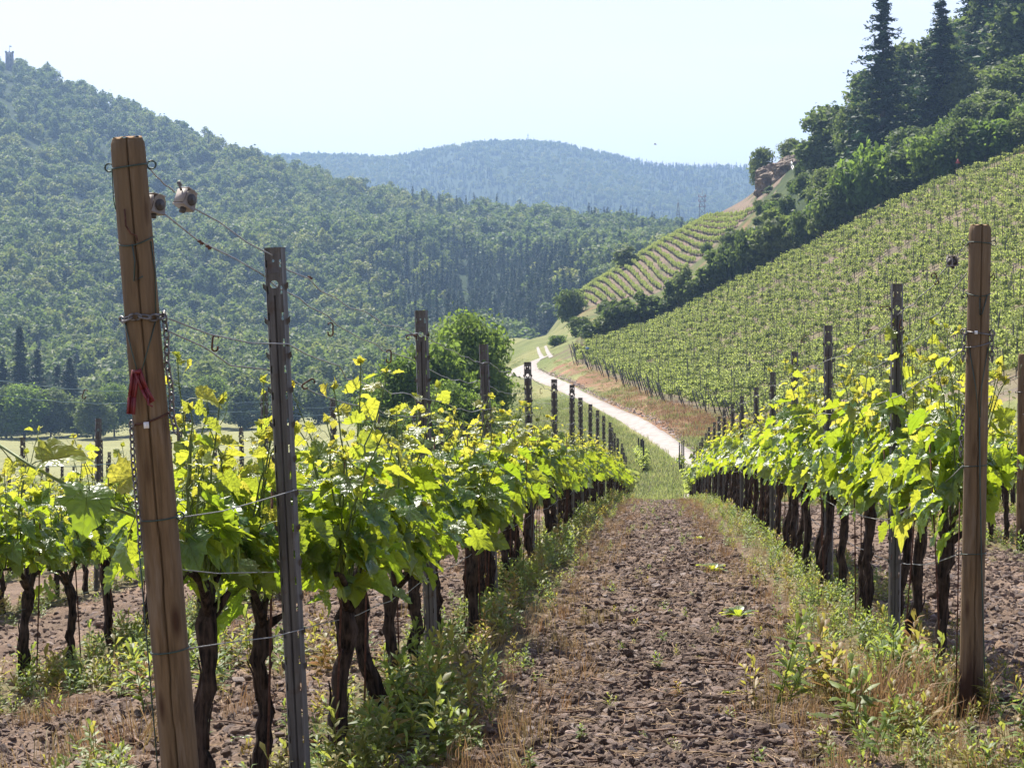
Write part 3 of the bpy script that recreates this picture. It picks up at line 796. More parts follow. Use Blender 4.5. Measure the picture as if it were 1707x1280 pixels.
# ------------------------------------------------------------------ grape vines
HALF = np.array([(0.0, .02), (.10, -.10), (.22, -.17), (.30, -.11), (.40, -.12), (.44, -.02), (.53, .05), (.50, .15), (.44, .23), (.53, .29), (.59, .42), (.50, .45), (.49, .56), (.38, .56), (.33, .63), (.34, .72), (.25, .77), (.20, .88), (.10, .92), (0, 1.05)])
OUT = np.concatenate([HALF, HALF[-2:0:-1] * [-1, 1]])
def leaf_set(P, axis, nrm, size, age, rng, lod=0):
    """grape leaves: P base points, axis = direction base->tip, nrm = blade normal. returns V,T,Q,col,uv"""
    n = len(P)
    axis = axis / (np.linalg.norm(axis, axis=1)[:, None] + 1e-9)
    nrm = nrm - (nrm * axis).sum(1)[:, None] * axis; nrm /= np.linalg.norm(nrm, axis=1)[:, None] + 1e-9
    lat = np.cross(axis, nrm)
    ctr = np.array([0, .32])
    out = OUT if lod == 0 else OUT[[0, 2, 6, 8, 10, 13, 17, 19, 21, 25, 28, 30, 32, 36]]
    k = len(out)
    inner = ctr + (out - ctr) * .52
    U = np.concatenate([out, inner, [ctr]]) if lod == 0 else np.concatenate([out, [ctr]])
    m = len(U)
    fold = rng.uniform(.05, .55, n); droop = rng.uniform(.05, .5, n); tw = rng.normal(0, .25, n); cup = rng.normal(.0, .22, n)
    rr = np.hypot(U[:, 0], U[:, 1] - .3)
    zz = (fold[:, None] * np.abs(U[None, :, 0]) - droop[:, None] * U[None, :, 1] ** 2 + tw[:, None] * U[None, :, 0] * U[None, :, 1] - cup[:, None] * rr[None] ** 2
          + rng.normal(0, .035, (n, m)))
    wx = rng.uniform(.78, 1.2, n)
    UJ = U[None] * (1 + rng.normal(0, .05, (n, m, 2)))
    L_ = P[:, None] + size[:, None, None] * (UJ[..., 0, None] * wx[:, None, None] * lat[:, None] + UJ[..., 1, None] * axis[:, None] + zz[..., None] * nrm[:, None])
    V = L_.reshape(-1, 3)
    i = np.arange(k); j = (i + 1) % k
    if lod == 0:
        q = np.stack([i, j, k + j, k + i], -1); t = np.stack([k + i, k + j, 0 * i + 2 * k], -1)
    else:
        q = np.zeros((0, 4), int); t = np.stack([i, j, 0 * i + k], -1)
    off = np.arange(n)[:, None, None] * m
    T = (t[None] + off).reshape(-1, 3); Q = (q[None] + off).reshape(-1, 4)
    col = np.repeat(np.stack([age, rng.random(n), 0 * age], 1), m, 0)
    return V, T, Q, col, np.tile(U, (n, 1))

def vine_trunk(seed, h=.62, r0=.0265):
    r = rng_(seed); b = MB()
    n = 16; z = np.linspace(-.08, h, n)
    k = r.normal(0, .0085, (n, 2)).cumsum(0); k -= np.linspace(0, 1, n)[:, None] * k[-1] * .5
    k -= k[1]
    rad = r0 * (1.25 - .45 * np.linspace(0, 1, n)) * (1 + r.normal(0, .09, n)); rad[-4:] *= [1.15, 1.45, 1.5, 1.1]; rad[0] *= 1.2
    P = np.column_stack([k[:, 0] * 1.1, k[:, 1] * 1.1, z])
    V, Q, T = tube(P, rad, 12)
    a = np.tile(np.arange(12), n); zz = np.repeat(np.arange(n), 12)
    cen = np.repeat(P, 12, 0)
    ridge = 1 + .16 * np.sin(a * 2.1 + zz * .35 + seed) * np.sin(a * 1.3 + seed) + r.normal(0, .05, len(V))
    V = cen + (V - cen) * ridge[:, None]
    b.add(V, T, Q)
    # loose bark strips
    for _ in range(9):
        i = r.integers(2, n - 5); aa = r.uniform(0, 6.28); ln = r.integers(3, 5)
        seg = P[i:i + ln] + np.array([math.cos(aa), math.sin(aa), 0]) * (rad[i:i + ln, None] * 1.08 + np.linspace(0, r.uniform(0, .012), ln)[:, None])
        b.tube(seg, np.linspace(.006, .002, ln), 4)
    hd = P[-1]
    arms = []
    for s in (-1, 1):
        le = r.uniform(.42, .54); q = np.linspace(0, 1, 7)
        A = hd + np.column_stack([r.normal(0, .012, 7) * q, s * le * q, .02 + .13 * np.sin(np.minimum(q * 1.6, 1.3)) + r.normal(0, .006, 7)])
        A[0] = hd - [0, 0, .03]
        b.tube(A, np.linspace(.016, .006, 7) * r.uniform(.85, 1.1), 7); arms.append(A)
    # knobbly stubs
    for _ in range(3):
        d = r.normal(0, 1, 3); d[2] = abs(d[2]); d /= np.linalg.norm(d)
        b.tube([hd - [0, 0, .03], hd + d * .045, hd + d * .075 + [0, 0, .02]], [.02, .016, .008], 6)
    return b, arms

def tendril(b, p, r, s=.14):
    t = np.linspace(0, 1, 12); d = r.normal(0, 1, 3); d[2] = abs(d[2]) * .8 + .3; d /= np.linalg.norm(d)
    sd_ = np.cross(d, r.normal(0, 1, 3)); sd_ /= np.linalg.norm(sd_)
    up = np.cross(sd_, d)
    P = p + d * (t * s)[:, None] + sd_ * (np.sin(t * t * 9) * .02 * t)[:, None] + up * ((1 - np.cos(t * t * 9)) * .018 * t)[:, None]
    b.tube(P, np.linspace(.0014, .0007, 12), 3)

def make_vine(seed, lod=0, tall=1.0):
    r = rng_(seed)
    tb, arms = vine_trunk(seed + 1000)
    sb = MB(); LP, LA, LN, LS, LG = [], [], [], [], []
    ns = 17 if lod == 0 else 14
    for k in range(ns):
        A = arms[k % 2]; q = r.uniform(.05, 1); p0 = np.array([np.interp(q, np.linspace(0, 1, 7), A[:, j]) for j in range(3)])
        le = r.choice([r.uniform(.24, .42), r.uniform(.38, .58), r.uniform(.55, .82)], p=[.42, .42, .16]) * tall
        t = np.linspace(0, 1, 9); lx, ly = r.normal(0, .14), r.normal(0, .16)
        bend = r.normal(0, .06, 2)
        P = p0 + np.column_stack([le * (lx * t + bend[0] * t * t), le * (ly * t + bend[1] * t * t), le * (t - .06 * t * t)])
        P[1:] += r.normal(0, .006, (8, 3))
        sb.tube(P, np.linspace(.0048, .0022, 9), 5, col=None)
        nn = int(le / .065)
        for j in range(1, nn + 1):
            tt = j / (nn + .3); base = np.array([np.interp(tt, t, P[:, c]) for c in range(3)])
            up = tt
            a = (j % 2) * PI + r.normal(0, .7) + k
            dr = np.array([math.cos(a), math.sin(a) * .8, r.uniform(.1, .7)]); dr /= np.linalg.norm(dr)
            rem = le * (1 - tt)
            size = np.clip(.035 + rem * .22, .03, .118) * r.uniform(.8, 1.15)
            if base[2] > 1.18 and r.random() < .35: continue
            pet = size * r.uniform(.5, .9)
            end = base + dr * pet
            sb.tube([base, base + dr * pet * .5 + [0, 0, .006], end], [.0017, .0014, .0012], 3, cap=False)
            ax = dr * [1, 1, .2] + np.array([r.normal(0, .4), r.normal(0, .4), r.uniform(-1.0, -.1) + .5 * up])
            nr_ = np.array([dr[0] * .7 + r.normal(0, .4), dr[1] * .4 + r.normal(0, .4), .75 + r.normal(0, .3)])
            LP.append(end); LA.append(ax); LN.append(nr_); LS.append(size)
            LG.append(np.clip((.105 - size) / .075 + (base[2] - .98) * .95 + r.normal(0, .15), 0, 1))
        # soft young tip
        tip = P[-1]
        for _ in range(3):
            d = r.normal(0, .5, 3) + [0, 0, .6]
            LP.append(tip); LA.append(d); LN.append(r.normal(0, 1, 3)); LS.append(r.uniform(.018, .035)); LG.append(1.0)
        if le > .45:
            for _ in range(2): tendril(sb, P[6] * .5 + P[8] * .5 + r.normal(0, .01, 3), r, r.uniform(.06, .16))
    # leaves low around the cane
    for k in range(58 if lod == 0 else 44):
        s = r.choice([-1, 1]); y = r.uniform(-.55, .55); z = r.uniform(.64, 1.02)
        if z < .74 and r.random() < .6: z += .2
        x = r.normal(0, .11)
        side = np.sign(x) if abs(x) > .03 else s
        LP.append([x, y, z]); LA.append([side * .5 + r.normal(0, .3), r.normal(0, .5), r.uniform(-1, -.1)])
        LN.append([side * .8 + r.normal(0, .35), r.normal(0, .45), .6 + r.normal(0, .3)]); LS.append(r.uniform(.07, .125)); LG.append(np.clip(r.normal(.1, .12), 0, 1))
    LP, LA, LN, LS, LG = map(lambda a: np.array(a, float), (LP, LA, LN, LS, LG))
    V, T, Q, col, uv = leaf_set(LP, LA, LN, LS, LG, r, lod)
    lb = MB(); lb.add(V, T, Q, col, uv)
    return (tb.mesh('vine_trunk', M['bark'], True), sb.mesh('vine_shoots', M['shoot'], True), lb.mesh('vine_foliage', M['leaf'], True, True, True))

VHI = [make_vine(500 + k, 0, 1.0 + .04 * (k % 3)) for k in range(9)]
VLO = [make_vine(540 + k, 1) for k in range(6)]

def far_vine(seed):
    """a vine seen from far off: short dark stem and a bush of leaf clumps in one shape"""
    r = rng_(seed); n = 120
    P = np.column_stack([r.normal(0, .10, n), np.clip(r.normal(0, .36, n), -.62, .62), .60 + .72 * r.beta(1.5, 1.8, n)])
    Nn = np.column_stack([np.sign(P[:, 0]) * .7, r.normal(0, .4, n), np.full(n, .7)])
    V, Q = leaf_quads(P, Nn, r.uniform(.06, .13, n), r, .8, .5)
    g = np.clip(r.normal(.5, .25, n) + (P[:, 2] - .95) * .5, 0, 1)  # leaf tone lightens with height: bright sunlit tops put into the colour
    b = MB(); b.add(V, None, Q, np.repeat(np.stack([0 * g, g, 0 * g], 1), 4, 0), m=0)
    for k in range(5):
        y = r.uniform(-.5, .5); b.tube([[0, y * .6, .75], [r.normal(0, .05), y, 1.05], [r.normal(0, .1), y + r.normal(0, .05), r.uniform(1.25, 1.6)]], [.008, .006, .004], 3, col=(0, .4, 0), m=0)
    b.tube([[0, 0, -.1], [.02, .01, .3], [0, 0, .66]], [.04, .032, .04], 5, m=1)
    b.tube([[0, -.5, .72], [0, 0, .66], [0, .5, .72]], [.01, .014, .01], 4, m=1)
    return b.mesh('far_vine', [M['hillvine'], M['bark']], False, True)
FVN = [tmpl('far_vine', far_vine(580 + k)) for k in range(4)]

VINES = []      # (distance, x, y, row label, order from the near end, near?)
rv = rng_(77)
def row_vines(x, ys, name):
    for k, y in enumerate(ys): VINES.append((x + rv.normal(0, .03), y + rv.normal(0, .05), name, k))
hand = [(352, 7.35), (432, 7.75), (546, 8.3), (622, 9.3), (655, 10.1), (700, 11.2)]
for k, (u, d) in enumerate(hand):
    x, y, z = at(u, d); VINES.append((x, y, 'left', k))
row_vines(-1.14, np.arange(12.25, 92, 1.05), 'left')
VINES[6:] = [(a, b, c, k + 6) for k, (a, b, c, _) in enumerate(VINES[6:])]
R1Y = [10.9] + list(np.arange(12.2, 92, 1.05))
row_vines(1.29, R1Y, 'right')
row_vines(-3.6, list(np.arange(13.1, 92, 1.05)), 'second left')
row_vines(3.72, np.arange(24.3, 92, 1.05), 'second right')
row_vines(-6.05, np.arange(17, 100, 1.05), 'third left')
for k, x in enumerate(ROWS_L[3:]): row_vines(x, np.arange(24 + 8 * k, 110, 1.05), 'far left')
for k, x in enumerate(ROWS_R[2:]): row_vines(x, np.arange(36 + 14 * k, 95, 1.05), 'far right')
near, far_pts = [], []
prio = {'left': 1.0, 'right': 1.0, 'second left': 1.35, 'second right': 1.3, 'third left': 1.6, 'far left': 1.9, 'far right': 1.9}
cand = []
for v in VINES:
    u, d = ud(v[0], v[1])
    if -140 < u < 1800: cand.append((float(d) * prio[v[2]], v))
cand.sort(key=lambda t: t[0])
near = [v for _, v in cand[:298]]; far_pts = [v for _, v in cand[298:]]

rowtxt = {'left': 'the vine row left of the aisle', 'right': 'the vine row right of the aisle', 'second left': 'the next row to the left, behind', 'second right': 'the row behind the right one',
          'third left': 'the third row to the left', 'far left': 'the far rows on the left', 'far right': 'the far rows on the right'}
rz_ = rng_(91)
FIRST = {}
for (x, y, nm, k) in near:
    z = float(surf(x, y)) + .01
    T = VHI if y < 24 else VLO
    t = T[int(rz_.integers(len(T)))]
    if nm == 'left' and k < 6: t = VHI[(k * 4 + 3) % 9]
    if nm in ('left', 'right') and k < 26:
        lab = f'{ORD[k]} grapevine from the wooden end post in {rowtxt[nm]}'; grp = f'grapevines in {rowtxt[nm]}'
    elif nm in ('left', 'right'):
        lab = f'small far grapevine near the lower end of {rowtxt[nm]}'; grp = f'far grapevines in {rowtxt[nm]}'
    elif nm in ('second left', 'second right') and k < 12:
        lab = f'{ORD[k]} visible grapevine in {rowtxt[nm]}'; grp = f'grapevines in {rowtxt[nm]}'
    else:
        lab = f'half hidden grapevine farther down {rowtxt[nm]}'; grp = f'farther grapevines in {rowtxt[nm]}'
    rot = (rz_.normal(0, .03), rz_.normal(.02, .035) + (.05 if nm == 'right' else 0), rz_.choice([0, PI]) + rz_.normal(0, .08))
    if nm == 'right': rot = (rot[0], .06 * (1 if abs(rot[2]) < 1 else -1), rot[2])
    s = rz_.uniform(.93, 1.06); hz_ = 1.13 if nm in ('right', 'second right') else .9 if y > 9 else .97; sy_ = s * (.62 if nm == 'left' and k < 2 else 1)
    o = thing('grapevine', lab, 'grapevine', (x, y, z), group=grp, rot=rot, scl=(s, sy_, s * hz_ * rz_.uniform(.96, 1.05)))
    FIRST.setdefault((nm, k), o)
    link('trunk', t[0], o); link('shoots', t[1], o); link('foliage', t[2], o)
# ------------------------------------------------------------------ steel posts
def steel_post_mesh(h=1.86, seed=0):
    """splayed channel profile with hook slots along its bends and two holes near its head"""
    bm = bmesh.new()
    w2, we, dp = .023, .034, .034
    def quad(pts):
        try: bm.faces.new([bm.verts.new(p) for p in pts])
        except ValueError: pass
    zs = [-.25, h - .16]
    # holes
    def holed(z0, z1, zc, rad):
        n = 16; inn = []; outp = []
        for i in range(n):
            a = 2 * PI * i / n + PI / n; c, s = math.cos(a), math.sin(a)
            inn.append((rad * c, 0, zc + rad * s))
            hx, hz = w2 - .004, (z1 - z0) / 2
            t = min(hx / max(abs(c), 1e-6), hz / max(abs(s), 1e-6)); outp.append((t * c, 0, (z0 + z1) / 2 + t * s))
        # corner points snapped so the plate stays square
        for sx in (-1, 1):
            for sz in (-1, 1):
                cx, cz = sx * (w2 - .004), (z0 + z1) / 2 + sz * (z1 - z0) / 2
                j = min(range(n), key=lambda q: (outp[q][0] - cx) ** 2 + (outp[q][2] - cz) ** 2); outp[j] = (cx, 0, cz)
        vi = [bm.verts.new(p) for p in inn]; vo = [bm.verts.new(p) for p in outp]
        for i in range(n): bm.faces.new([vo[i], vo[(i + 1) % n], vi[(i + 1) % n], vi[i]])
    nseg = 8
    for i in range(nseg):
        a = zs[0] + (zs[1] - zs[0]) * i / nseg; b_ = zs[0] + (zs[1] - zs[0]) * (i + 1) / nseg
        quad([(-w2 + .004, 0, a), (-.004, 0, a), (-.004, 0, b_), (-w2 + .004, 0, b_)])
        quad([(.004, 0, a), (w2 - .004, 0, a), (w2 - .004, 0, b_), (.004, 0, b_)])
        quad([(-.004, 0, a), (0, .005, a), (0, .005, b_), (-.004, 0, b_)]); quad([(0, .005, a), (.004, 0, a), (.004, 0, b_), (0, .005, b_)])
    holed(h - .16, h - .085, h - .1225, .0135); holed(h - .085, h, h - .045, .0045)
    for sx in (-1, 1):
        z = -.25
        quad([(sx * (w2 - .004), 0, -.25), (sx * w2, .002, -.25), (sx * w2, .002, .06), (sx * (w2 - .004), 0, .06)])
        z = .06
        while z < h - .001:                          # bend strip with slots
            z1 = min(z + .062, h)
            quad([(sx * (w2 - .004), 0, z), (sx * (w2 + .0015), .003, z), (sx * (w2 + .0015), .003, z1), (sx * (w2 - .004), 0, z1)])
            z = z1 + .026
            if z > h: break
        quad([(sx * (w2 + .0015), .003, -.25), (sx * we, dp, -.25), (sx * we, dp, h), (sx * (w2 + .0015), .003, h)])
        quad([(sx * we, dp, -.25), (sx * (we - .008), dp + .001, -.25), (sx * (we - .008), dp + .001, h), (sx * we, dp, h)])
        for k in range(12):                           # wire hooks punched out of the flange
            zz = .45 + k * .115
            if zz > h - .08: break
            quad([(sx * (we - .004), dp * .75, zz), (sx * (we + .007), dp * .72, zz + .012), (sx * (we + .007), dp * .60, zz + .030), (sx * (we - .004), dp * .55, zz + .02)])
    bmesh.ops.remove_doubles(bm, verts=bm.verts, dist=.0002)
    bmesh.ops.recalc_face_normals(bm, faces=bm.faces)
    bmesh.ops.solidify(bm, geom=bm.faces[:], thickness=.0022)
    me = bpy.data.meshes.new('steel_post'); bm.to_mesh(me); bm.free(); me.materials.append(M['steel'])
    return me
PM = steel_post_mesh()
POSTS = {}
def post(x, y, name, lab, grp, rx=0, ry=0, rz=0, sc=1.0):
    z = float(surf(x, y))
    o = link('trellis_post', PM, None, (x, y, z), (rx, ry, rz), (1, 1, sc))
    tag(o, lab, 'post', grp); POSTS.setdefault(name, []).append((x, y, z, ry, sc))
    return o
rp_ = rng_(5)
PL = [(-1.125, 7.3)] + [(-1.14 + rp_.normal(0, .015), 11.86 + 4.68 * k) for k in range(17)]
lean = [-.046, -.028, -.03, -.012] + [0] * 20
for k, (x, y) in enumerate(PL):
    lab = f'{ORD[k]} grey steel post behind the wooden post in the vine row left of the aisle' if k < 11 else 'small far steel post near the lower end of the row left of the aisle'
    post(x, y, 'left', lab, 'steel posts of the left row' if k < 11 else 'far steel posts of the left row', rp_.normal(0, .01), lean[k] + rp_.normal(0, .006), rp_.normal(0, .06), (.955 if k == 0 else .985) + rp_.normal(0, .008))
for k in range(17):
    y = 12.93 + 4.6 * k
    lab = f'{ORD[k]} grey steel post behind the wooden post in the vine row right of the aisle' if k < 11 else 'small far steel post near the lower end of the row right of the aisle'
    post(1.31 + rp_.normal(0, .015), y, 'right', lab, 'steel posts of the right row' if k < 11 else 'far steel posts of the right row', rp_.normal(0, .01), rp_.normal(-.004, .006), rp_.normal(0, .06), ([1.10, 1.085, 1.045, 1.015] + [1.0] * 20)[k] + rp_.normal(0, .005))
for k in range(17): post(-3.6 + rp_.normal(0, .02), 16.9 + 4.4 * k, 'second left', f'{ORD[k]} steel post half hidden behind the leaves of the next row to the left', 'steel posts of the second left row', rp_.normal(0, .012), rp_.normal(0, .012), rp_.normal(0, .1))
for k in range(15): post(3.72 + rp_.normal(0, .02), 23.6 + 4.6 * k, 'second right', 'steel post of the row behind the right row, next to the second wooden post' if k == 0 else 'steel post half hidden in the row behind the right row', 'steel posts of the second right row', rp_.normal(0, .012), rp_.normal(0, .012), rp_.normal(0, .1))
for q, xr in enumerate(ROWS_L[2:]):
    for k in range(18):
        y = 20.2 + 6 * q + 4.6 * k
        if y < 105: post(xr + rp_.normal(0, .03), y, f'fl{q}', 'weathered post among the farther rows on the left', 'posts of the far left rows', rp_.normal(0, .015), rp_.normal(0, .015), rp_.normal(0, .1))
for q, xr in enumerate(ROWS_R[2:4]):
    for k in range(10): post(xr, 40 + 16 * q + 4.6 * k, f'fr{q}', 'weathered post in the farther rows on the right', 'posts of the far right rows', 0, rp_.normal(0, .015), rp_.normal(0, .1))

# ------------------------------------------------------------------ wooden end posts
def wood_post(name_lab, base, top, r0, r1, seed, crack, group=None):
    base = np.array(base); top = np.array(top); ax = top - base; H = float(np.linalg.norm(ax))
    o = thing('wooden_post', name_lab, 'post', tuple(base), group=group)
    o.rotation_euler = Vector((0, 0, 1)).rotation_difference(Vector(ax)).to_euler()
    r = rng_(seed); n, sg = 60, 84
    z = np.concatenate([np.linspace(-.3, H - .035, n), [H - .012, H]])
    rad = np.interp(z, [0, H], [r0, r1]) * (1 + .012 * np.sin(z * 5 + seed)); rad[-2] *= .97; rad[-1] *= .86
    a = np.arange(sg) / sg * 2 * PI
    V = np.stack([np.cos(a)[None] * rad[:, None], np.sin(a)[None] * rad[:, None], np.repeat(z[:, None], sg, 1)], -1)
    V[..., :2] *= (1 + .022 * fbm(a[None] * 2.2 + 0 * z[:, None], z[:, None] * 5 + seed, seed, 3))[..., None]
    V[..., :2] *= (1 + .02 * np.sin(a * 3 + seed)[None, :, None] + .008 * r.normal(0, 1, (1, sg, 1)))
    if crack:
        ca = -PI / 2 + crack[0] + crack[1] * (1 - z / H) + .03 * np.sin(z * 9) + .02 * np.sin(z * 23)
        for i in range(len(z)):
            da = np.abs((a - ca[i] + PI) % (2 * PI) - PI); j = int(np.argmin(da))
            V[i, j, :2] *= .72 if z[i] < H else .95
    k = V.shape[0]
    i = np.arange(k - 1)[:, None] * sg; j = np.arange(sg)[None]; j2 = (j + 1) % sg
    Q = np.stack([i + j, i + j2, i + sg + j2, i + sg + j], -1).reshape(-1, 4)
    link('shaft', mesh_np('wooden_shaft', V.reshape(-1, 3), Q, M['wood'], True), o)
    b = MB(); ring = V[-1] * [.985, .985, 1] + [0, 0, .003]
    T = [[sg, q_, (q_ + 1) % sg] for q_ in range(sg)]
    b.add(np.concatenate([ring + np.column_stack([0 * a, 0 * a, .002 * np.sin(a * 7)]), [[0, 0, H + .006]]]), T)
    b.tube(np.concatenate([V[-1] * [.99, .99, 1]]), .0015, 4, closed=True)
    link('end_grain', b.mesh('end_grain', M['grain']), o)
    def rz(zz): return float(np.interp(zz, [0, H], [r0, r1]))
    return o, H, rz
def band(o, rad, z, m, tilt=0, loops=(), wr=.0022, name='wire_band', sag=0):
    a = np.linspace(0, 2 * PI, 40, endpoint=False)
    P = np.column_stack([np.cos(a) * (rad + .003), np.sin(a) * (rad + .003), z + tilt * np.cos(a) - sag * np.maximum(0, -np.sin(a)) ** 2])
    b = MB(); b.tube(P, wr, 6, closed=True)
    for (ang, up) in loops:
        c = np.array([math.cos(ang), math.sin(ang), 0]); t = np.linspace(0, 2 * PI, 16, endpoint=False)
        LP = c * (rad + .012 + .012 * np.cos(t))[:, None] + np.array([0, 0, 1]) * (z + up + .011 * np.sin(t))[:, None]
        b.tube(LP, wr * 1.1, 6, closed=True)
    return link(name, b.mesh(name, m, True), o)

# left post: leaning, close to the camera
lb = at(312, 6.5); lt = space(214, 232, 6.35)
LPo, LH, LR = wood_post('leaning cracked wooden end post of the left row, carrying a red clamp and chain', lb, lt, .053, .046, 3, (.18, -.15))
zl = lambda v: LH * (1455 - v) / (1455 - 232)
band(LPo, LR(zl(275)), zl(277), M['greenwire'], .004, ((0.15, 0), (PI - .1, 0)))
band(LPo, LR(zl(400)), zl(397), M['greenwire'], .006, (), .002, sag=.012)
band(LPo, LR(zl(855)), zl(855), M['greenwire'], .002, ((-.2, .004),))
band(LPo, LR(zl(1076)), zl(1076), M['greenwire'], .004, ())
band(LPo, LR(zl(700)), zl(690), M['rust'], .012, (), .003, sag=.004)
b = MB()                                              # twisted tail of wire under the second band
b.tube([(0, -LR(1.6) - .004, zl(402)), (.004, -LR(1.6) - .005, zl(430)), (-.003, -LR(1.5) - .005, zl(462)), (.022, -LR(1.5) - .002, zl(455))], .0022, 5)
for s in (-1, 1):
    b.tube([(s * .042, -.030, zl(530)), (s * .022 - .004, -.05, zl(575)), (-.008 + s * .004, -.058, zl(612))], .0018, 5)
b.tube([(.045, -.02, zl(400)), (.049, -.016, zl(450)), (.044, -.03, zl(520))], .0018, 5)
b.tube([(-.045, -.02, zl(280)), (-.048, -.018, zl(330)), (-.044, -.02, zl(345))], .0015, 5)
link('wire_tail', b.mesh('wire_tail', M['greenwire'], True), LPo)
b = MB(); b.box((-.002, -LR(zl(693)) - .006, zl(697)), (.014, .005, .017), m=0); b.box((-.002, -LR(zl(693)) - .009, zl(697)), (.004, .003, .010), m=0)
link('tag', b.mesh('white_tag', M['white']), LPo)
b = MB(); b.tube([(-.012, -LR(1.7) - .006, zl(345)), (-.012, -LR(1.7) - .008, zl(372)), (0.0, -LR(1.7) - .009, zl(385)), (.014, -LR(1.7) - .006, zl(389)), (.016, -LR(1.7) - .006, zl(398))], .0028, 6)
link('hook', b.mesh('iron_hook', M['rust'], True), LPo)
def lpw(lx, ly, v):
    p = LPo.matrix_basis @ Vector((lx, ly, zl(v))); return np.array(p)

def links_mesh(pts, L=.026, wd=.011, wr=.0028):
    b = MB(); pts = np.asarray(pts, float)
    s = np.concatenate([[0], np.cumsum(np.linalg.norm(np.diff(pts, axis=0), axis=1))])
    q = np.arange(L * .4, s[-1], L * .78); t = np.linspace(0, 2 * PI, 14, endpoint=False)
    for k, d in enumerate(q):
        c = np.array([np.interp(d, s, pts[:, j]) for j in range(3)]); e = np.array([np.interp(min(d + .01, s[-1]), s, pts[:, j]) for j in range(3)]) - c
        if np.linalg.norm(e) < 1e-6: e = np.array([0, 0, -1.])
        e /= np.linalg.norm(e); ref = np.array([0, 1., 0]) if abs(e[1]) < .8 else np.array([1., 0, 0])
        a1 = np.cross(e, ref); a1 /= np.linalg.norm(a1); a2 = np.cross(e, a1)
        ang = PI / 2 * (k % 2) + .5; sd_ = a1 * math.cos(ang) + a2 * math.sin(ang)
        b.tube(c + e * (np.cos(t) * L / 2)[:, None] + sd_ * (np.sin(t) * wd / 2 * (1 + .25 * np.abs(np.sin(t))))[:, None], wr, 6, closed=True)
    return b
aa = np.linspace(PI + .25, 2 * PI + .35, 14)
P = [np.array(LPo.matrix_basis @ Vector((math.cos(t) * .056, math.sin(t) * .056, zl(522) + .004 * math.sin(3 * t)))) for t in aa]
ch = link('chain', links_mesh(P, .034, .016, .0032).mesh('chain', M['chain'], True)); tag(ch, 'steel chain wrapped round the middle of the leaning left post', 'chain')
P = [lpw(.062, -.012, 520), lpw(.066, -.016, 560), lpw(.060, -.016, 600), lpw(.066, -.014, 640), lpw(.062, -.012, 690), lpw(.070, -.012, 715)]
ch = link('chain', links_mesh(P, .028, .013, .003).mesh('chain', M['chain'], True)); tag(ch, 'steel chain hanging down along the right side of the left post', 'chain')
P = [lpw(-.046, -.040, 690), lpw(-.050, -.042, 760), lpw(-.048, -.040, 860), lpw(-.052, -.038, 905)]
ch = link('chain', links_mesh(P, .024, .011, .0026).mesh('chain', M['chain'], True)); tag(ch, 'thin dark chain hanging down the left edge of the left post', 'chain')
P = [lpw(-.055, -.036, v) for v in (900, 1000, 1100, 1200, 1300)]
cr = link('cord', MB().mesh('x', M['rust']) if False else (lambda m_: (m_.tube(P, .0022, 5), m_.mesh('cord', M['greenwire'], True))[1])(MB())); tag(cr, 'dark cord hanging from the thin chain to the ground by the left post', 'cord')
# red clamp: two hinged channel arms
cl = thing('clamp', 'red metal spring clamp hung on the leaning left post', 'clamp', tuple(lpw(-.012, -.058, 612)), scl=.9)
def arm(pts, wd, name):
    b = MB()
    for p, q in zip(pts[:-1], pts[1:]):
        p, q = np.array(p), np.array(q); e = (q - p) / np.linalg.norm(q - p); s = np.array([e[2], 0, -e[0]]) * wd / 2; f = np.array([0, -.010, 0]); g = np.array([e[2], 0, -e[0]]) * .0035
        for o_ in (-1, 1):
            c = s * o_
            b.add([p + c - g, p + c + g, p + c + g + f, p + c - g + f, q + c - g, q + c + g, q + c + g + f, q + c - g + f], None, [[0, 1, 2, 3], [4, 7, 6, 5], [0, 4, 5, 1], [1, 5, 6, 2], [2, 6, 7, 3], [3, 7, 4, 0]])
        b.add([p - s, p + s, p + s + [0, -.003, 0], p - s + [0, -.003, 0], q - s, q + s, q + s + [0, -.003, 0], q - s + [0, -.003, 0]], None, [[0, 1, 2, 3], [4, 7, 6, 5], [0, 4, 5, 1], [1, 5, 6, 2], [2, 6, 7, 3], [3, 7, 4, 0]])
    return link(name, b.mesh('clamp_' + name, M['red']), cl)
arm([(0, -.008, .012), (.022, -.010, -.045), (.045, -.012, -.086)], .016, 'jaw')
arm([(-.004, -.006, .010), (-.016, -.006, -.07), (-.020, -.006, -.122)], .018, 'handle')
b = MB(); b.tube([(-.012, -.02, .006), (.012, -.02, .006)], .005, 8); b.tube([(.036, -.020, -.068), (.036, -.026, -.092), (.050, -.026, -.098)], .003, 6)
link('pivot', b.mesh('clamp_pivot', M['red'], True), cl)

# right post
rb = at(1620, 9.75); rt = space(1632.5, 377, 9.78)
RPo, RH, RR = wood_post('upright wooden end post of the right row with darker foot', rb, rt, .049, .046, 8, (.10, .05))
zr = lambda v: RH * (1192 - v) / (1192 - 377)
band(RPo, RR(zr(405)), zr(405), M['greenwire'], -.003, ((.1, 0), (PI + .05, 0)))
band(RPo, RR(zr(490)), zr(488), M['greenwire'], 0, ((PI, -.01),), sag=.012)
band(RPo, RR(zr(553)), zr(553), M['chain'], -.006, ((0, .0), (PI, .006)), .0034)
band(RPo, RR(zr(570)), zr(572), M['chain'], .012, (), .003, sag=.005)
band(RPo, RR(zr(770)), zr(770), M['greenwire'], .004, ((PI, 0),))
band(RPo, RR(zr(914)), zr(914), M['greenwire'], .003, ((PI, 0),))
b = MB()
b.tube([(.030, -.040, zr(492)), (.010, -.052, zr(520)), (0.0, -.056, zr(524)), (-.002, -.055, zr(495))], .0024, 5)
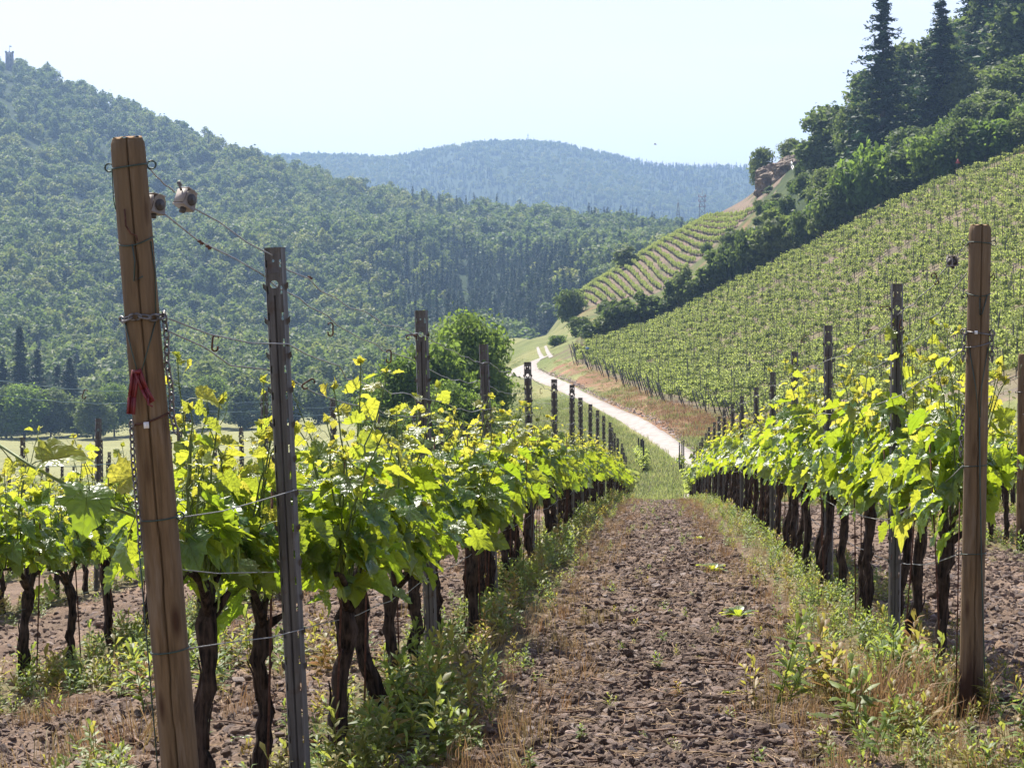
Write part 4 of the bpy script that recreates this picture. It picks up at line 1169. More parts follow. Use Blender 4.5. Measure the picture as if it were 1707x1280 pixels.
for s in (-1, 1): b.tube([(s * .040, -.032, zr(575)), (s * .012, -.056, zr(640)), (.006 + s * .003, -.058, zr(690))], .002, 5)
b.tube([(.006, -.058, zr(690)), (.014, -.058, zr(800)), (.030, -.050, zr(950)), (.050, -.030, zr(1090)), (.058, -.03, zr(1190))], .003, 5)
link('wire_tail', b.mesh('wire_tail', M['greenwire'], True), RPo)
b = MB(); b.tube([(.046, -.012, zr(462)), (.060, -.012, zr(454)), (.064, -.012, zr(459)), (.058, -.012, zr(466))], .0024, 6); link('hook', b.mesh('iron_hook', M['rust'], True), RPo)
b = MB(); b.box((-.014, -RR(1.5) - .006, zr(552)), (.012, .004, .015)); b.box((-.014, -RR(1.5) - .009, zr(552)), (.004, .003, .009)); link('tag', b.mesh('white_tag', M['white']), RPo)
def rpw(lx, ly, v): return np.array(RPo.matrix_basis @ Vector((lx, ly, zr(v))))
for lx, v0, v1, t in ((-.056, 548, 600, 'left'), (.054, 548, 598, 'right'), (-.058, 670, 760, 'lower left')):
    P = [rpw(lx, -.018, v0), rpw(lx * 1.05, -.02, (v0 + v1) / 2), rpw(lx * 1.1, -.018, v1)]
    ch = link('chain', links_mesh(P, .028, .013, .003).mesh('chain', M['chain'], True)); tag(ch, f'short steel chain hanging at the {t} side of the right wooden post', 'chain')
P = [rpw(-.062, -.01, v) for v in (830, 950, 1060, 1170)]
s_ = link('cord', (lambda m_: (m_.tube(P, .003, 5), m_.mesh('cord', M['rust'], True))[1])(MB())); tag(s_, 'thin brown cord stretched down beside the right wooden post', 'cord')
# second post at the right edge
x, y, z = at(1704, 23.6)
o3, H3, R3 = wood_post('second smaller wooden end post, behind the right row at the edge', (x, y, z), (x + .01, y + .02, z + 2.0), .05, .046, 12, (.4, .1))
band(o3, .047, 1.62, M['chain'], 0, ((PI, 0),), .004); band(o3, .05, .75, M['greenwire'], 0, ())

# ------------------------------------------------------------------ wires
def wire(pts, lab, m='wire', r=.0017, kink=.004, seed=0, grp=None):
    rr = rng_(seed); Pn = []
    for p, q in zip(pts[:-1], pts[1:]):
        p, q = np.array(p, float), np.array(q, float); n = max(3, int(np.linalg.norm(q - p) / .35)); n = min(n, 14); t = np.linspace(0, 1, n, endpoint=False)[:, None]
        seg = p + (q - p) * t; seg[:, 2] -= (.035 * 4 * t * (1 - t))[:, 0] * min(1, np.linalg.norm(q - p) / 4.6)
        seg[1:] += rr.normal(0, kink, (n - 1, 3)) * [1, 0, 1]; Pn.append(seg)
    Pn.append(np.array([pts[-1]], float)); b = MB(); b.tube(np.concatenate(Pn), r, 5)
    o = link('trellis_wire', b.mesh('trellis_wire', M[m], True)); return tag(o, lab, 'wire', grp)
ten1 = space(311, 333, 6.75); ten2 = space(259, 341, 6.45)
def pw(name, k, h, side): x, y, z, ry, sc = POSTS[name][k]; return (x + math.sin(ry) * h + side * .036, y - .01 if side == 0 else y + .012, z + h)
rw = ['topmost', 'second', 'third', 'fourth', 'fifth', 'sixth', 'lowest']
starts = {0: space(322, 347, 6.8), 1: space(266, 350, 6.5), 2: tuple(lpw(.075, -.01, 528)), 3: tuple(lpw(.062, .01, 548)), 4: tuple(lpw(.05, .01, 858)), 5: tuple(lpw(.052, .01, 945)), 6: tuple(lpw(.056, 0, 1076))}
HW = [(1.74, 1.70, 1.69), (1.68, 1.58, 1.55), (1.46, 1.38, 1.36), (1.38, 1.30, 1.28), (1.0, .98, .97), (.74, .72, .72), (.56, .5, .48)]
for w_ in range(7):
    P = [starts[w_]] + [pw('left', k, HW[w_][min(k, 2)], (1, -1, 1, -1, 1, -1, 1)[w_] if w_ else (0 if k == 0 else 1)) for k in range(13)]
    wire(P, f'{rw[w_]} wire of the vine row left of the aisle', 'wire', .0024 if w_ < 4 else .0018, .008 if w_ < 4 else .003, 20 + w_)
wire([space(246, 279, 6.45), space(268, 300, 6.55), space(292, 321, 6.66)], 'short twisted wire from the left post head to its tensioner', 'wire', .0022, .001, 3)
wire([space(1613, 405, 9.75), space(1604, 416, 9.85), space(1592, 430, 9.95)], 'short wire from the right post head to its tensioner', 'wire', .002, .001, 3)
rst = {0: space(1582, 440, 10.0), 1: tuple(rpw(-.05, 0, 455)), 2: tuple(rpw(-.06, 0, 580)), 3: tuple(rpw(-.05, 0, 680)), 4: tuple(rpw(-.05, 0, 770)), 5: tuple(rpw(-.05, 0, 914))}
HR = [(1.86, 1.74), (1.68, 1.58), (1.40, 1.36), (1.05, 1.0), (.74, .72), (.5, .48)]
for w_ in range(6):
    P = [rst[w_]] + [pw('right', k, HR[w_][min(k, 1)], (-1, 1)[w_ % 2] if w_ else (0 if k == 0 else -1)) for k in range(13)]
    wire(P, f'{rw[w_] if w_ < 5 else "lowest"} wire of the vine row right of the aisle', 'wire', .0026, .007 if w_ < 3 else .003, 40 + w_)
for w_, h in enumerate((1.76, 1.68, 1.28, .72, .48)):
    P = [(-3.6 + .02, 10.5, float(surf(-3.6, 10.5)) + h + .03)] + [pw('second left', k, h, (-1) ** w_) for k in range(9)]
    wire(P, f'{rw[w_] if w_ < 4 else "lowest"} bluish green wire of the next row to the left', 'greenwire' if w_ > 2 else 'bluewire', .0022, .003, 60 + w_)
for w_, h in enumerate((1.7, 1.4, .75)):
    P = [(x, y, z + h)] + [pw('second right', k, h, (-1) ** w_) for k in range(8)]
    wire(P, f'{rw[w_]} wire of the row behind the right row', 'wire', .0022, .003, 70 + w_)

# tensioners: a bent plastic cheek block with a dark winding drum
def tensioner(p, lab, yaw, roll, s=1.0):
    o = thing('wire_tensioner', lab, 'tensioner', p, rot=(0, roll, yaw), scl=s)
    b = MB(); t = np.linspace(-.2, PI + .2, 12); pr = np.column_stack([.020 * np.cos(t), .024 * np.sin(t)])
    for sy in (-1, 1):                                   # two cheeks
        out = np.concatenate([pr, [[-.022, -.022], [.022, -.022]]]); n = len(out)
        Vv = np.concatenate([np.column_stack([out[:, 0], np.full(n, sy * .017), out[:, 1]]), np.column_stack([out[:, 0], np.full(n, sy * .0145), out[:, 1]])])
        cI = len(Vv); Vv = np.concatenate([Vv, [[0, sy * .017, 0], [0, sy * .0145, 0]]])
        i = np.arange(n); j = (i + 1) % n
        b.add(Vv, np.concatenate([np.stack([i, j, 0 * i + cI], -1), np.stack([i + n, j + n, 0 * i + cI + 1], -1)]), np.stack([i, j, j + n, i + n], -1))
    b.box((0, 0, .0225), (.036, .030, .003)); b.box((-.021, 0, 0), (.003, .030, .036)); b.box((.0, 0, -.0215), (.044, .033, .003))
    link('housing', b.mesh('tensioner_housing', M['plastic']), o)
    b = MB(); b.tube([(0, -.021, -.002), (0, .021, -.002)], .014, 12); b.tube([(0, -.023, -.002), (0, .023, -.002)], .005, 6); b.tube([(0, 0, -.022), (0, 0, -.034)], .008, 8)
    link('drum', b.mesh('tensioner_drum', M['darkplastic']), o)
    b = MB(); b.tube([(-.024, 0, .012), (-.034, 0, .018), (-.040, .004, .024), (-.036, .006, .030), (-.028, 0, .022)], .003, 6); link('clip', b.mesh('tensioner_clip', M['chain'], True), o)
tensioner(ten1, 'plastic wire tensioner hanging clear to the right of the left post head', 1.05, .45, 1.2)
tensioner(ten2, 'plastic wire tensioner tucked against the side of the left post', .95, .2, 1.15)
tensioner(space(1587, 436, 9.98), 'small plastic wire tensioner beside the right wooden post', -1.0, -.1, .95)

# chain hooks on the wires
def hook_mesh():
    b = MB(); t = np.linspace(PI / 2 - .2, PI * 1.5 + .2, 9); s = .0085
    P = [(s * .9, 0, .007 + .012)] + [(s * math.cos(q) , 0, .014 + s * math.sin(q)) for q in np.linspace(.2, PI, 7)] + [(-s, 0, 0)] + [(s * math.cos(q), 0, -.014 + s * math.sin(q)) for q in np.linspace(PI, 2 * PI - .1, 7)] + [(s, 0, -.008)]
    b.tube(P, .0029, 6); return b.mesh('chain_hook', M['rust'], True)
HKM = hook_mesh()
for k, (u, v, d, ry, lab) in enumerate([(359, 572, 6.95, .1, 'rusty open hook on the wire between the left wooden post and first steel post'), (551, 549, 8.4, 3.14, 'rusty open hook on the wire right of the first steel post'),
        (648, 594, 10.0, 3.14, 'smaller rusty open hook farther along the same wire before the second steel post'), (514, 640, 7.8, 1.0, 'tilted rusty hook just right of the first steel post, low down'),
        (686, 562, 11.82, 1.57, 'rusty hook lying against the second steel post'), (312, 695, 7.6, 0, 'small dark hook among the leaves right of the left post'), (1558, 465, 10.6, 2.8, 'rusty hook on the wire left of the right wooden post'),
        (1475, 514, 12.9, 1.5, 'rusty hook lying beside the head of the first right steel post'), (1503, 541, 12.7, .1, 'dark hook just right of the first right steel post'), (1340, 566, 17.4, .6, 'small hook on the wire left of the second right steel post'),
        (902, 652, 24.4, 0, 'tiny hook on the wire near the fourth left steel post'), (1449, 556, 14.5, .3, 'hook on the wire between the first two right steel posts'), (141, 657, 13.5, .3, 'small dark hook on the bluish wire left of the left post')]):
    s = 1.05 if d < 9 else 1.2
    tag(link('chain_hook', HKM, None, space(u, v, d), (0, ry if abs(ry - 3.14) > .1 else 0, 0 if abs(ry - 3.14) > .1 else PI), s), lab, 'hook')
def clips(u, v, d, lab):
    b = MB(); b.tube([(-.008, 0, .004), (0, 0, 0), (.008, 0, -.005)], .0042, 6); b.tube([(0, 0, .006), (.001, 0, -.008)], .0025, 5)
    tag(link('wire_clip', b.mesh('wire_clip', M['rust'], True), None, space(u, v, d)), lab, 'clip')
clips(335, 404, 6.75, 'rusty wire clip left of its twin on the second wire'); clips(348, 412, 6.8, 'rusty wire clip right of its twin on the second wire'); clips(517, 463, 8.2, 'rusty wire clip on the topmost wire after the first steel post')

# thin planting rods beside the trunks
SM = (lambda m_: (m_.tube([(0, 0, -.15), (.004, 0, .6), (0, 0, 1.15)], .0042, 6), m_.tube([(.004, -.004, .45), (.008, .004, .47)], .006, 6), m_.mesh('planting_rod', M['rust'], True))[2])(MB())
for nm, ks in (('left', range(1, 22)), ('right', range(0, 22)), ('second left', range(0, 12))):
    for k in ks:
        vv = [v for v in VINES if v[2] == nm and v[3] == k]
        if not vv: continue
        x, y = vv[0][0] + rp_.normal(.0, .04), vv[0][1] + rp_.choice([-1, 1]) * rp_.uniform(.06, .12)
        tag(link('planting_rod', SM, None, (x, y, float(surf(x, y))), (rp_.normal(0, .03), rp_.normal(0, .03), 0)), f'thin rusty rod beside the {ORD[k]} vine of {rowtxt[nm]}', 'rod', 'planting rods beside the vines')
# ------------------------------------------------------------------ hillside vineyards
hv = rng_(31)
def region_rows(dirv, step, gap, umin, umax, dlo, dhi, box, seed, spacing=1.15, skip=13):
    r = rng_(seed); dv = np.array(dirv) / np.hypot(*dirv); nv = np.array([-dv[1], dv[0]])
    rows = []
    for t in np.arange(box[0], box[1], step):
        s = np.arange(box[2], box[3], spacing) + r.uniform(0, spacing)
        x = dv[0] * s + nv[0] * t; y = dv[1] * s + nv[1] * t
        u, d = ud(x, y); ok = (u > umin) & (u < umax) & (d > dlo(u)) & (d < dhi(u)) & (y > 0)
        if skip and int(round((t - box[0]) / step)) % skip == 0: ok &= False
        if ok.sum() > 2: rows.append((x[ok], y[ok], math.atan2(dv[1], dv[0])))
    return rows
rowsA = region_rows((.965, .26), 2.2, 0, 958, 2050, lambda u: line_d(3, u) + 2.5 + 4 * np.clip((970 - u) / 12, 0, 1), lambda u: line_d(5, u) - 3, (110, 420, -60, 220), 4)
VP, VR, VS = [], [], []; PP, PR, PS = [], [], []; ENDS = []
for i, (x, y, a) in enumerate(rowsA):
    n = len(x); k = (hv.random(n) > .06) & (((ud(x, y)[1] - 300) / 31 + fbm(x / 15, y / 15, 3, 2) * .08) % 1 > .085)
    x = x + hv.normal(0, .12, n); y = y + hv.normal(0, .10, n); z = height(x, y)
    VP.append(np.column_stack([x, y, z])[k]); VR.append(np.column_stack([hv.normal(0, .05, n), hv.normal(0, .05, n), np.full(n, a - PI / 2) + hv.normal(0, .1, n)])[k]); VS.append(hv.uniform(.8, 1.2, n)[k])
    o = int(hv.integers(0, 3)); px, py = x[o::3], y[o::3]; m_ = len(px)
    PP.append(np.column_stack([px, py, height(px, py)])); PR.append(np.column_stack([hv.normal(0, .03, m_), hv.normal(0, .03, m_), np.full(m_, a - PI / 2)])); PS.append(hv.uniform(1.0, 1.2, m_))
    q = int(np.argmin(x)); ENDS.append((x[q] - .7 * math.cos(a), y[q] - .7 * math.sin(a), a))
lat = lambda u: line_d(7, u) + 2
rowsB = region_rows(to_world(-.06, 1), 1.75, 0, 962, 1268, lambda u: line_d(7, u) + 1, lambda u: line_d(8, u) + 12, (-80, 80, 380, 640), 6, .95, 0)
for (x, y, a) in rowsB:
    n = len(x); x = x + hv.normal(0, .1, n); z = height(x, y)
    VP.append(np.column_stack([x, y, z])); VR.append(np.column_stack([hv.normal(0, .05, n), hv.normal(0, .05, n), np.full(n, a - PI / 2)])); VS.append(hv.uniform(.8, 1.25, n))
    px, py = x[::4], y[::4]; m_ = len(px)
    PP.append(np.column_stack([px, py, height(px, py)])); PR.append(np.column_stack([hv.normal(0, .05, m_), hv.normal(0, .05, m_), np.full(m_, a)])); PS.append(hv.uniform(.95, 1.1, m_))
# small block on the flat below the aisle and the far rest of the near rows
for xr in (-.7, -2.3, -3.9, -5.5, -7.1, -8.7):
    y = np.arange(122, 143, .9); x = xr + hv.normal(0, .1, len(y)) + (y - 122) * -.02; n = len(y)
    VP.append(np.column_stack([x, y, height(x, y)])); VR.append(np.column_stack([0 * y, 0 * y, hv.normal(0, .1, n)])); VS.append(hv.uniform(.85, 1.1, n))
    px, py = x[::4], y[::4]; PP.append(np.column_stack([px, py, height(px, py)])); PR.append(np.zeros((len(px), 3))); PS.append(np.full(len(px), .95))
fx = np.array([(v[0], v[1]) for v in far_pts]); 
VP.append(np.column_stack([fx, height(fx[:, 0], fx[:, 1])])); VR.append(np.column_stack([hv.normal(0, .04, (len(fx), 2)), hv.normal(0, .1, len(fx))])); VS.append(hv.uniform(.9, 1.1, len(fx)))
VP, VR, VS = map(np.concatenate, (VP, VR, VS)); PP, PR, PS = map(np.concatenate, (PP, PR, PS))
scatter('distant_vines', 'thousands of small green vines in rows covering the hillside vineyards', VP, VR, VS, hv.integers(0, 4, len(VP)), FVN)
b = MB(); b.add([(-.045, .03, -.2), (-.036, 0, -.2), (.036, 0, -.2), (.045, .03, -.2), (-.045, .03, 1.95), (-.036, 0, 1.95), (.036, 0, 1.95), (.045, .03, 1.95)], None, [[0, 1, 5, 4], [1, 2, 6, 5], [2, 3, 7, 6], [3, 0, 4, 7]]); b.add([(-.045, .03, 1.95), (-.036, 0, 1.95), (.036, 0, 1.95), (.045, .03, 1.95)], None, [[0, 1, 2, 3]])
M['farsteel'] = m_steel('dark_far_steel', .5)
scatter('distant_posts', 'thousands of thin grey posts standing in rows on the hillside vineyards', PP, PR, PS, np.zeros(len(PP), int), [tmpl('far_post', b.mesh('far_post', M['farsteel']))])
# slanted end posts at the foot of the hillside
b = MB(); b.tube([(0, 0, -.3), (0, 0, 2.0)], .05, 8); b.tube([(.9, 0, .0), (.05, 0, 1.75)], .006, 4); b.tube([(0, 0, 1.93), (0, 0, 2.03)], [.05, .043], 8)
SEM = b.mesh('slanted_end_post', [M['farsteel']])
cnt = 0
for i, (x, y, a) in enumerate(ENDS):
    u, d = ud(x, y)
    if 955 < u < 1330 and d < 380 and cnt < 75:
        cnt += 1
        tag(link('end_post', SEM, None, (float(x), float(y), float(height(x, y))), (0, -.32 + hv.normal(0, .03), a)), 'slanted dark end post at the foot of the hillside vineyard', 'post', 'slanted end posts along the foot of the hillside vineyard')
for k, (u, d) in enumerate(((1133, 118), (1137, 120), (1140, 122.5))):
    x, y, z = at(u, d)
    post(x, y, 'lone', ('front', 'middle', 'rear')[k] + ' post of the lone group on the grass before the road bend', None)
x, y, z = at(1136, 119); o = thing('grapevine', 'lone young grapevine by three posts on the grass before the road', 'grapevine', (x, y, z), .3)
link('trunk', VLO[0][0], o); link('shoots', VLO[0][1], o); link('foliage', VLO[0][2], o)

# ------------------------------------------------------------------ shrubs and trees
def crown_set(nm, specs, m): 
    out = []
    for k, (W, H, z0, nl, nf, ls, sh) in enumerate(specs):
        me, Ls = crown_mesh(nm, hash(nm) % 50 * 0 + 700 + 13 * k + len(nm), W, H, z0, nl, nf, ls, m, sh); out.append((me, trunk_mesh(nm + '_trunk', 40 + k, H * .62, .035 * W ** .7 + .02, Ls), W, H))
    return out
BUSH = crown_set('bush', [(3, 2.4, -.2, 14, 2400, .17, 1), (3.4, 2.8, -.2, 17, 2800, .18, 0), (2.6, 3.0, -.2, 14, 2400, .17, 1)], M['broad'])
LIGHTB = crown_set('shrub', [(3, 2.5, -.2, 16, 2600, .16, 1), (3.2, 2.6, -.1, 16, 2600, .17, 0)], M['bright'])
TREE = crown_set('tree', [(8, 10, .3, 34, 6500, .34, 0), (7, 11, .3, 34, 6500, .34, 1), (9, 9, .2, 38, 7000, .34, 1)], M['broad'])
LOC = crown_set('locust', [(7.5, 10.5, 1.0, 34, 11000, .19, 1), (8, 9, .8, 34, 11000, .19, 0), (6, 8, .6, 24, 8000, .19, 1)], M['bright'])
def plant(kind, u, d, wpx, hpx, lab, name, cat, grp=None, r=rng_(9), v=None, sink=0):
    """wpx, hpx: photo pixels wide and high at distance d"""
    x, y, z = at(u, d) if v is None else pick(u, v, 90)
    if v is not None: d = float(ud(x, y)[1])
    s = FOC / d; me, tr, W, H = kind[int(r.integers(len(kind)))]
    o = thing(name, lab, cat, (x, y, z - sink), r.uniform(0, 6.28), grp, (wpx / s / W, wpx / s / W, hpx / s / H))
    link('crown', me, o); link('trunk', tr, o); return o
gr0 = rng_(17)
# hedge along the top edge of the big vineyard
HED = [(1008, 552, 40, 40), (1024, 558, 36, 52), (1046, 545, 42, 48), (1070, 540, 42, 46), (1094, 532, 46, 50), (1118, 522, 46, 48), (1142, 512, 46, 46), (1166, 503, 44, 44), (1190, 492, 50, 56), (1214, 478, 58, 70), (1242, 465, 62, 74), (1268, 452, 50, 50), (1290, 440, 52, 62), (1318, 425, 44, 40), (1342, 412, 44, 44), (1368, 398, 44, 52), (1392, 384, 56, 74)]
for k, (u, v, w_, h_) in enumerate(HED):
    d = float(line_d(5, u)) + 5
    plant(BUSH, u, d, w_ * 1.3 * gr0.uniform(.8, 1.25), h_ * 1.15 * gr0.uniform(.75, 1.3), f'{ORD[k]} dark green bush from the lower end of the hedge along the vineyard edge', 'bush', 'bush', 'dark bushes of the hedge')
for k, (u, w_, h_) in enumerate([(1410, 78, 100), (1446, 90, 112), (1478, 70, 80), (1506, 76, 78), (1540, 80, 84), (1572, 66, 70), (1604, 84, 84), (1640, 84, 70), (1676, 76, 56), (1706, 70, 56), (1745, 90, 60)]):
    d = float(line_d(5, u)) + 6
    plant(LIGHTB if k % 3 else TREE, u, d, w_ * 1.1, h_, f'{ORD[k]} tall light green shrub from the left along the top edge of the hillside vineyard', 'shrub', 'shrub', 'light shrubs above the vineyard')
for k, (u, v, w_, h_, lab) in enumerate([(952, 534, 54, 54, 'dark bush alone at the lower left corner of the upper vineyard'), (896, 553, 38, 32, 'small round bush on the grassy crest above the track'), (1044, 446, 52, 34, 'dark bush on the left shoulder of the upper vineyard'),
        (1358, 372, 46, 60, 'dense dark bush below the rock outcrop'), (1310, 370, 40, 42, 'small bush left of the dense dark one below the outcrop'), (1282, 405, 30, 26, 'little green bush on the bare earth slope'), (1178, 425, 22, 20, 'tiny bush beside the bare earth strip'),
        (1336, 330, 36, 40, 'low bush at the right foot of the rock outcrop'), (1262, 420, 54, 40, 'spreading bush at the foot of the bare earth slope'), (1220, 415, 46, 34, 'spreading bush left of the bare earth foot'),
        (930, 575, 40, 16, 'low pale scrub patch on the bank beside the track'), (985, 570, 46, 30, 'scrub bush on the bank above the vineyard corner'), (965, 560, 40, 34, 'scrub bush on the middle of the bank'), (1010, 530, 34, 30, 'scrub bush on the upper bank')]):
    plant(BUSH if k != 10 else LIGHTB, u, None, w_, h_, lab, 'bush', 'bush', v=v)
plant(TREE, 1268, 540, 46, 70, 'lone small tree on the skyline left of the rock outcrop', 'tree', 'tree', sink=.5)
plant(TREE, 1375, 455, 112, 120, 'big round broadleaf tree right of the rock outcrop', 'tree', 'tree')
plant(TREE, 1318, 520, 50, 40, 'low leafy tree on top of the rock outcrop', 'tree', 'tree')
for k, (u, d, w_, h_) in enumerate([(1425, 440, 90, 105), (1508, 470, 110, 150), (1560, 500, 120, 120), (1612, 480, 130, 150), (1655, 470, 120, 190), (1600, 440, 110, 100), (1700, 450, 130, 170), (1530, 440, 90, 90), (1745, 470, 150, 200), (1480, 445, 80, 90), (1665, 420, 110, 95), (1720, 420, 110, 90), (1450, 500, 100, 110), (1590, 540, 120, 150), (1680, 540, 140, 220)]):
    plant(TREE, u, d, w_, h_, f'broadleaf tree in the dark wood, {ORD[k]} of its tangle behind the light shrubs' if False else 'leafy broadleaf tree in the dark wood above the hillside vineyard', 'tree', 'tree', 'broadleaf trees of the upper wood')
for dd, st, hh in ((22, 36, 38), (42, 52, 26)):
    for u in np.arange(1005 + dd * .7, 1300 - dd * .35, st):
        if 1225 < u < 1290 and dd > 30 or gr0.random() < .2: continue
        plant((BUSH, BUSH, LIGHTB)[int(gr0.integers(3))], u + gr0.normal(0, 7), float(line_d(5, u)) + dd + gr0.normal(0, 4), st * gr0.uniform(.8, 1.5), hh * gr0.uniform(.6, 1.3), 'tangled bush on the slope between the hedge and the upper vineyard', 'bush', 'bush', 'bushes on the slope below the upper vineyard', sink=.4)
k = 0
for dd, st, hh in ((16, 42, 52), (34, 46, 62), (54, 50, 70)):
    for u in np.arange(1300 + dd * 1.2, 1760, st):
        d = float(line_d(5, u)) + dd; k += 1
        if u < 1345 and dd > 20: continue
        plant((BUSH, BUSH, LIGHTB)[k % 3] if dd < 40 else TREE, u + gr0.normal(0, 8), d, st * gr0.uniform(1.2, 1.7), hh * gr0.uniform(.7, 1.2), 'dense scrub bush on the steep bank between the light shrubs and the dark wood', 'bush', 'bush', 'scrub bushes on the bank below the wood', sink=.4)
CON = []
for k in range(3):
    a_, b_ = conifer_meshes('conifer', 800 + k, 20, 4.3, .62, (26, 30, 28)[k], M['conifer'], 8, (.42, .3, .36)[k], .06, 12); CON.append((a_, b_, 8.4, 20))
for k, (u, d, w_, h_, lab, q) in enumerate([(1470, 432, 150, 278, 'tallest ragged conifer on the skyline, leftmost of the big conifers', 0), (1566, 440, 140, 222, 'tall narrow conifer between the leftmost and the dark group', 1), (1690, 455, 190, 290, 'huge dark conifer at the right edge of the wood', 2),
        (1425, 445, 90, 120, 'short dark conifer left of the tallest one', 2), (1640, 470, 150, 240, 'dark conifer just left of the huge one', 1), (1740, 460, 170, 300, 'huge dark conifer cut by the right edge', 0), (1505, 450, 100, 150, 'dark conifer right of the tallest one, lower', 1), (1622, 480, 150, 270, 'dark conifer of the top right group, left of the two huge ones', 0), (1665, 485, 160, 290, 'dark conifer between the huge ones', 2), (1540, 470, 110, 150, 'low dark conifer below the narrow one', 2)]):
    plant([CON[q]], u, d, w_, h_, lab, 'conifer', 'conifer')
# bright clump below the left row
for k, (u, d, top, w_, lab) in enumerate([(778, 178, 528, 150, 'tallest bright green locust tree of the clump beyond the left row'), (722, 172, 556, 130, 'second bright locust tree, left of the tallest one'), (672, 165, 600, 120, 'lower bright tree at the left end of the clump'), (806, 190, 572, 84, 'narrow bright tree at the right side of the clump near the track'),
        (748, 150, 640, 110, 'front bright tree of the clump, below the tallest one'), (700, 145, 668, 90, 'low bright bush in front of the clump'), (798, 150, 662, 84, 'low bright bush in front of the clump on its right'), (632, 175, 632, 96, 'small bright bush at the left foot of the clump')]):
    x, y, z = at(u, d); vb = 540 - FOC * (z - CAMZ) / d
    plant(LOC, u, d, w_ * 1.12, vb - top, lab, 'tree', 'tree')
# valley tree line on the left
for k, (u, d, top, w_, kd, lab) in enumerate([(33, 600, 548, 62, 1, 'tall pointed dark conifer at the left end of the valley tree line'), (62, 610, 585, 50, 1, 'dark conifer right of the tall pointed one'), (116, 600, 600, 56, 1, 'dark conifer in the middle of the valley tree line'), (96, 620, 612, 46, 1, 'dark conifer half hidden behind the middle one'), (4, 590, 600, 50, 1, 'dark conifer at the very left edge'),
        (40, 570, 640, 80, 0, 'broad pale tree before the dark conifers'), (84, 575, 652, 60, 0, 'round tree between the dark conifers'), (155, 565, 658, 60, 0, 'round tree at the meadow edge right of the conifers'), (10, 572, 650, 60, 0, 'round tree at the left edge of the meadow'), (190, 575, 645, 56, 0, 'tree right of the round one at the meadow edge'), (128, 580, 665, 50, 0, 'bushy tree before the middle conifer'), (228, 580, 640, 60, 0, 'tree half hidden by the wooden post'),
        (300, 590, 640, 70, 0, 'pale tree of the valley just right of the wooden post'), (350, 600, 632, 70, 0, 'pale valley tree above the leaves'), (405, 590, 646, 64, 0, 'valley tree left of the first steel post'), (470, 600, 640, 70, 0, 'valley tree behind the first steel post'), (530, 600, 636, 74, 0, 'valley tree right of the first steel post'), (585, 590, 640, 66, 0, 'valley tree before the second steel post'), (630, 590, 645, 60, 0, 'valley tree beside the bright clump'), (184, 600, 655, 18, 1, 'slim dark conifer right of the round tree')]):
    x, y, z = at(u, d); vb = 540 - FOC * (z - CAMZ) / d
    plant([CON[k % 3]] if kd else (LOC if k % 4 == 1 else TREE), u, d, w_ * (1.5 if kd else 1.15), vb - top + 4, lab, 'conifer' if kd else 'tree', 'conifer' if kd else 'tree')

for k in range(26):
    u = gr0.uniform(1262, 1352); v = 430 - (u - 1262) * .9 + gr0.uniform(-95, 10)
    plant((BUSH, BUSH, LIGHTB)[k % 3], u, None, gr0.uniform(16, 34), gr0.uniform(12, 26), 'small scrub clump on the brown bank around the rock outcrop', 'bush', 'bush', 'scrub clumps around the outcrop', v=v, sink=.3)
# rock outcrop
def rock_mesh(seed, size, m, sub=4, rough=.35):
    bm = bmesh.new(); bmesh.ops.create_icosphere(bm, subdivisions=sub, radius=1)
    co = np.array([v.co[:] for v in bm.verts]); s = seed * 3.1
    n = fbm(co[:, 0] * 1.6 + s, co[:, 1] * 1.6 + co[:, 2] * 2.1, seed, 4); n2 = fbm(co[:, 2] * 5 + s, co[:, 0] * 1.2, seed + 3, 3)
    co = co * (1 + rough * n + rough * .5 * n2)[:, None]
    co = np.clip(co, -.82, .82) if sub < 4 else co
    for v, c in zip(bm.verts, co): v.co = c * np.array(size)
    me = bpy.data.meshes.new('rock'); bm.to_mesh(me); bm.free(); me.materials.append(m); return me
def cliff_mesh(seed, size):
    me = rock_mesh(seed, (1, 1, 1), M['cliff'], 6, .3); co = np.array([v.co[:] for v in me.vertices])
    n = fbm(co[:, 0] * 4 + seed, co[:, 1] * 4 + co[:, 2] * 5, seed + 9, 4); rid = 1 - 2 * np.abs(fbm(co[:, 0] * 3 + co[:, 1] * 2, co[:, 2] * 3.5 + co[:, 1], seed + 4, 4))
    lay = np.floor(co[:, 2] * 7 + n * 2.2) / 7
    co[:, :2] *= (1 + .10 * np.sin(lay * 37 + seed) + .16 * rid + .10 * n)[:, None]; co[:, 2] = co[:, 2] * .75 + lay * .25
    co = co * np.array(size); me.vertices.foreach_set('co', co.ravel().astype(np.float32)); me.update(); return me
x, y, z = at(1292, 520); tag(link('rock_outcrop', cliff_mesh(3, (4.2, 5, 4.6)), None, (x, y, z - 1.0)), 'bare brown rock outcrop between the lone tree and the round tree', 'rock')
x, y, z = at(1315, 512); tag(link('rock_outcrop', cliff_mesh(5, (3.0, 4, 3.8)), None, (x, y, z - 1.2)), 'smaller rock face at the right side of the outcrop', 'rock')
ra = [space(1318, 270, 505), space(1326, 290, 502), space(1333, 303, 500), space(1344, 316, 498)]
b = MB(); b.tube(ra, .09, 5); b2 = [np.array(p) - [0, 0, .9] for p in ra]; b.tube(b2, .07, 5)
for p in ra: b.tube([p, np.array(p) - [0, 0, 2.2]], .08, 5)
tag(link('handrail', b.mesh('handrail', M['white'])), 'thin white handrail running down the rock outcrop', 'handrail')

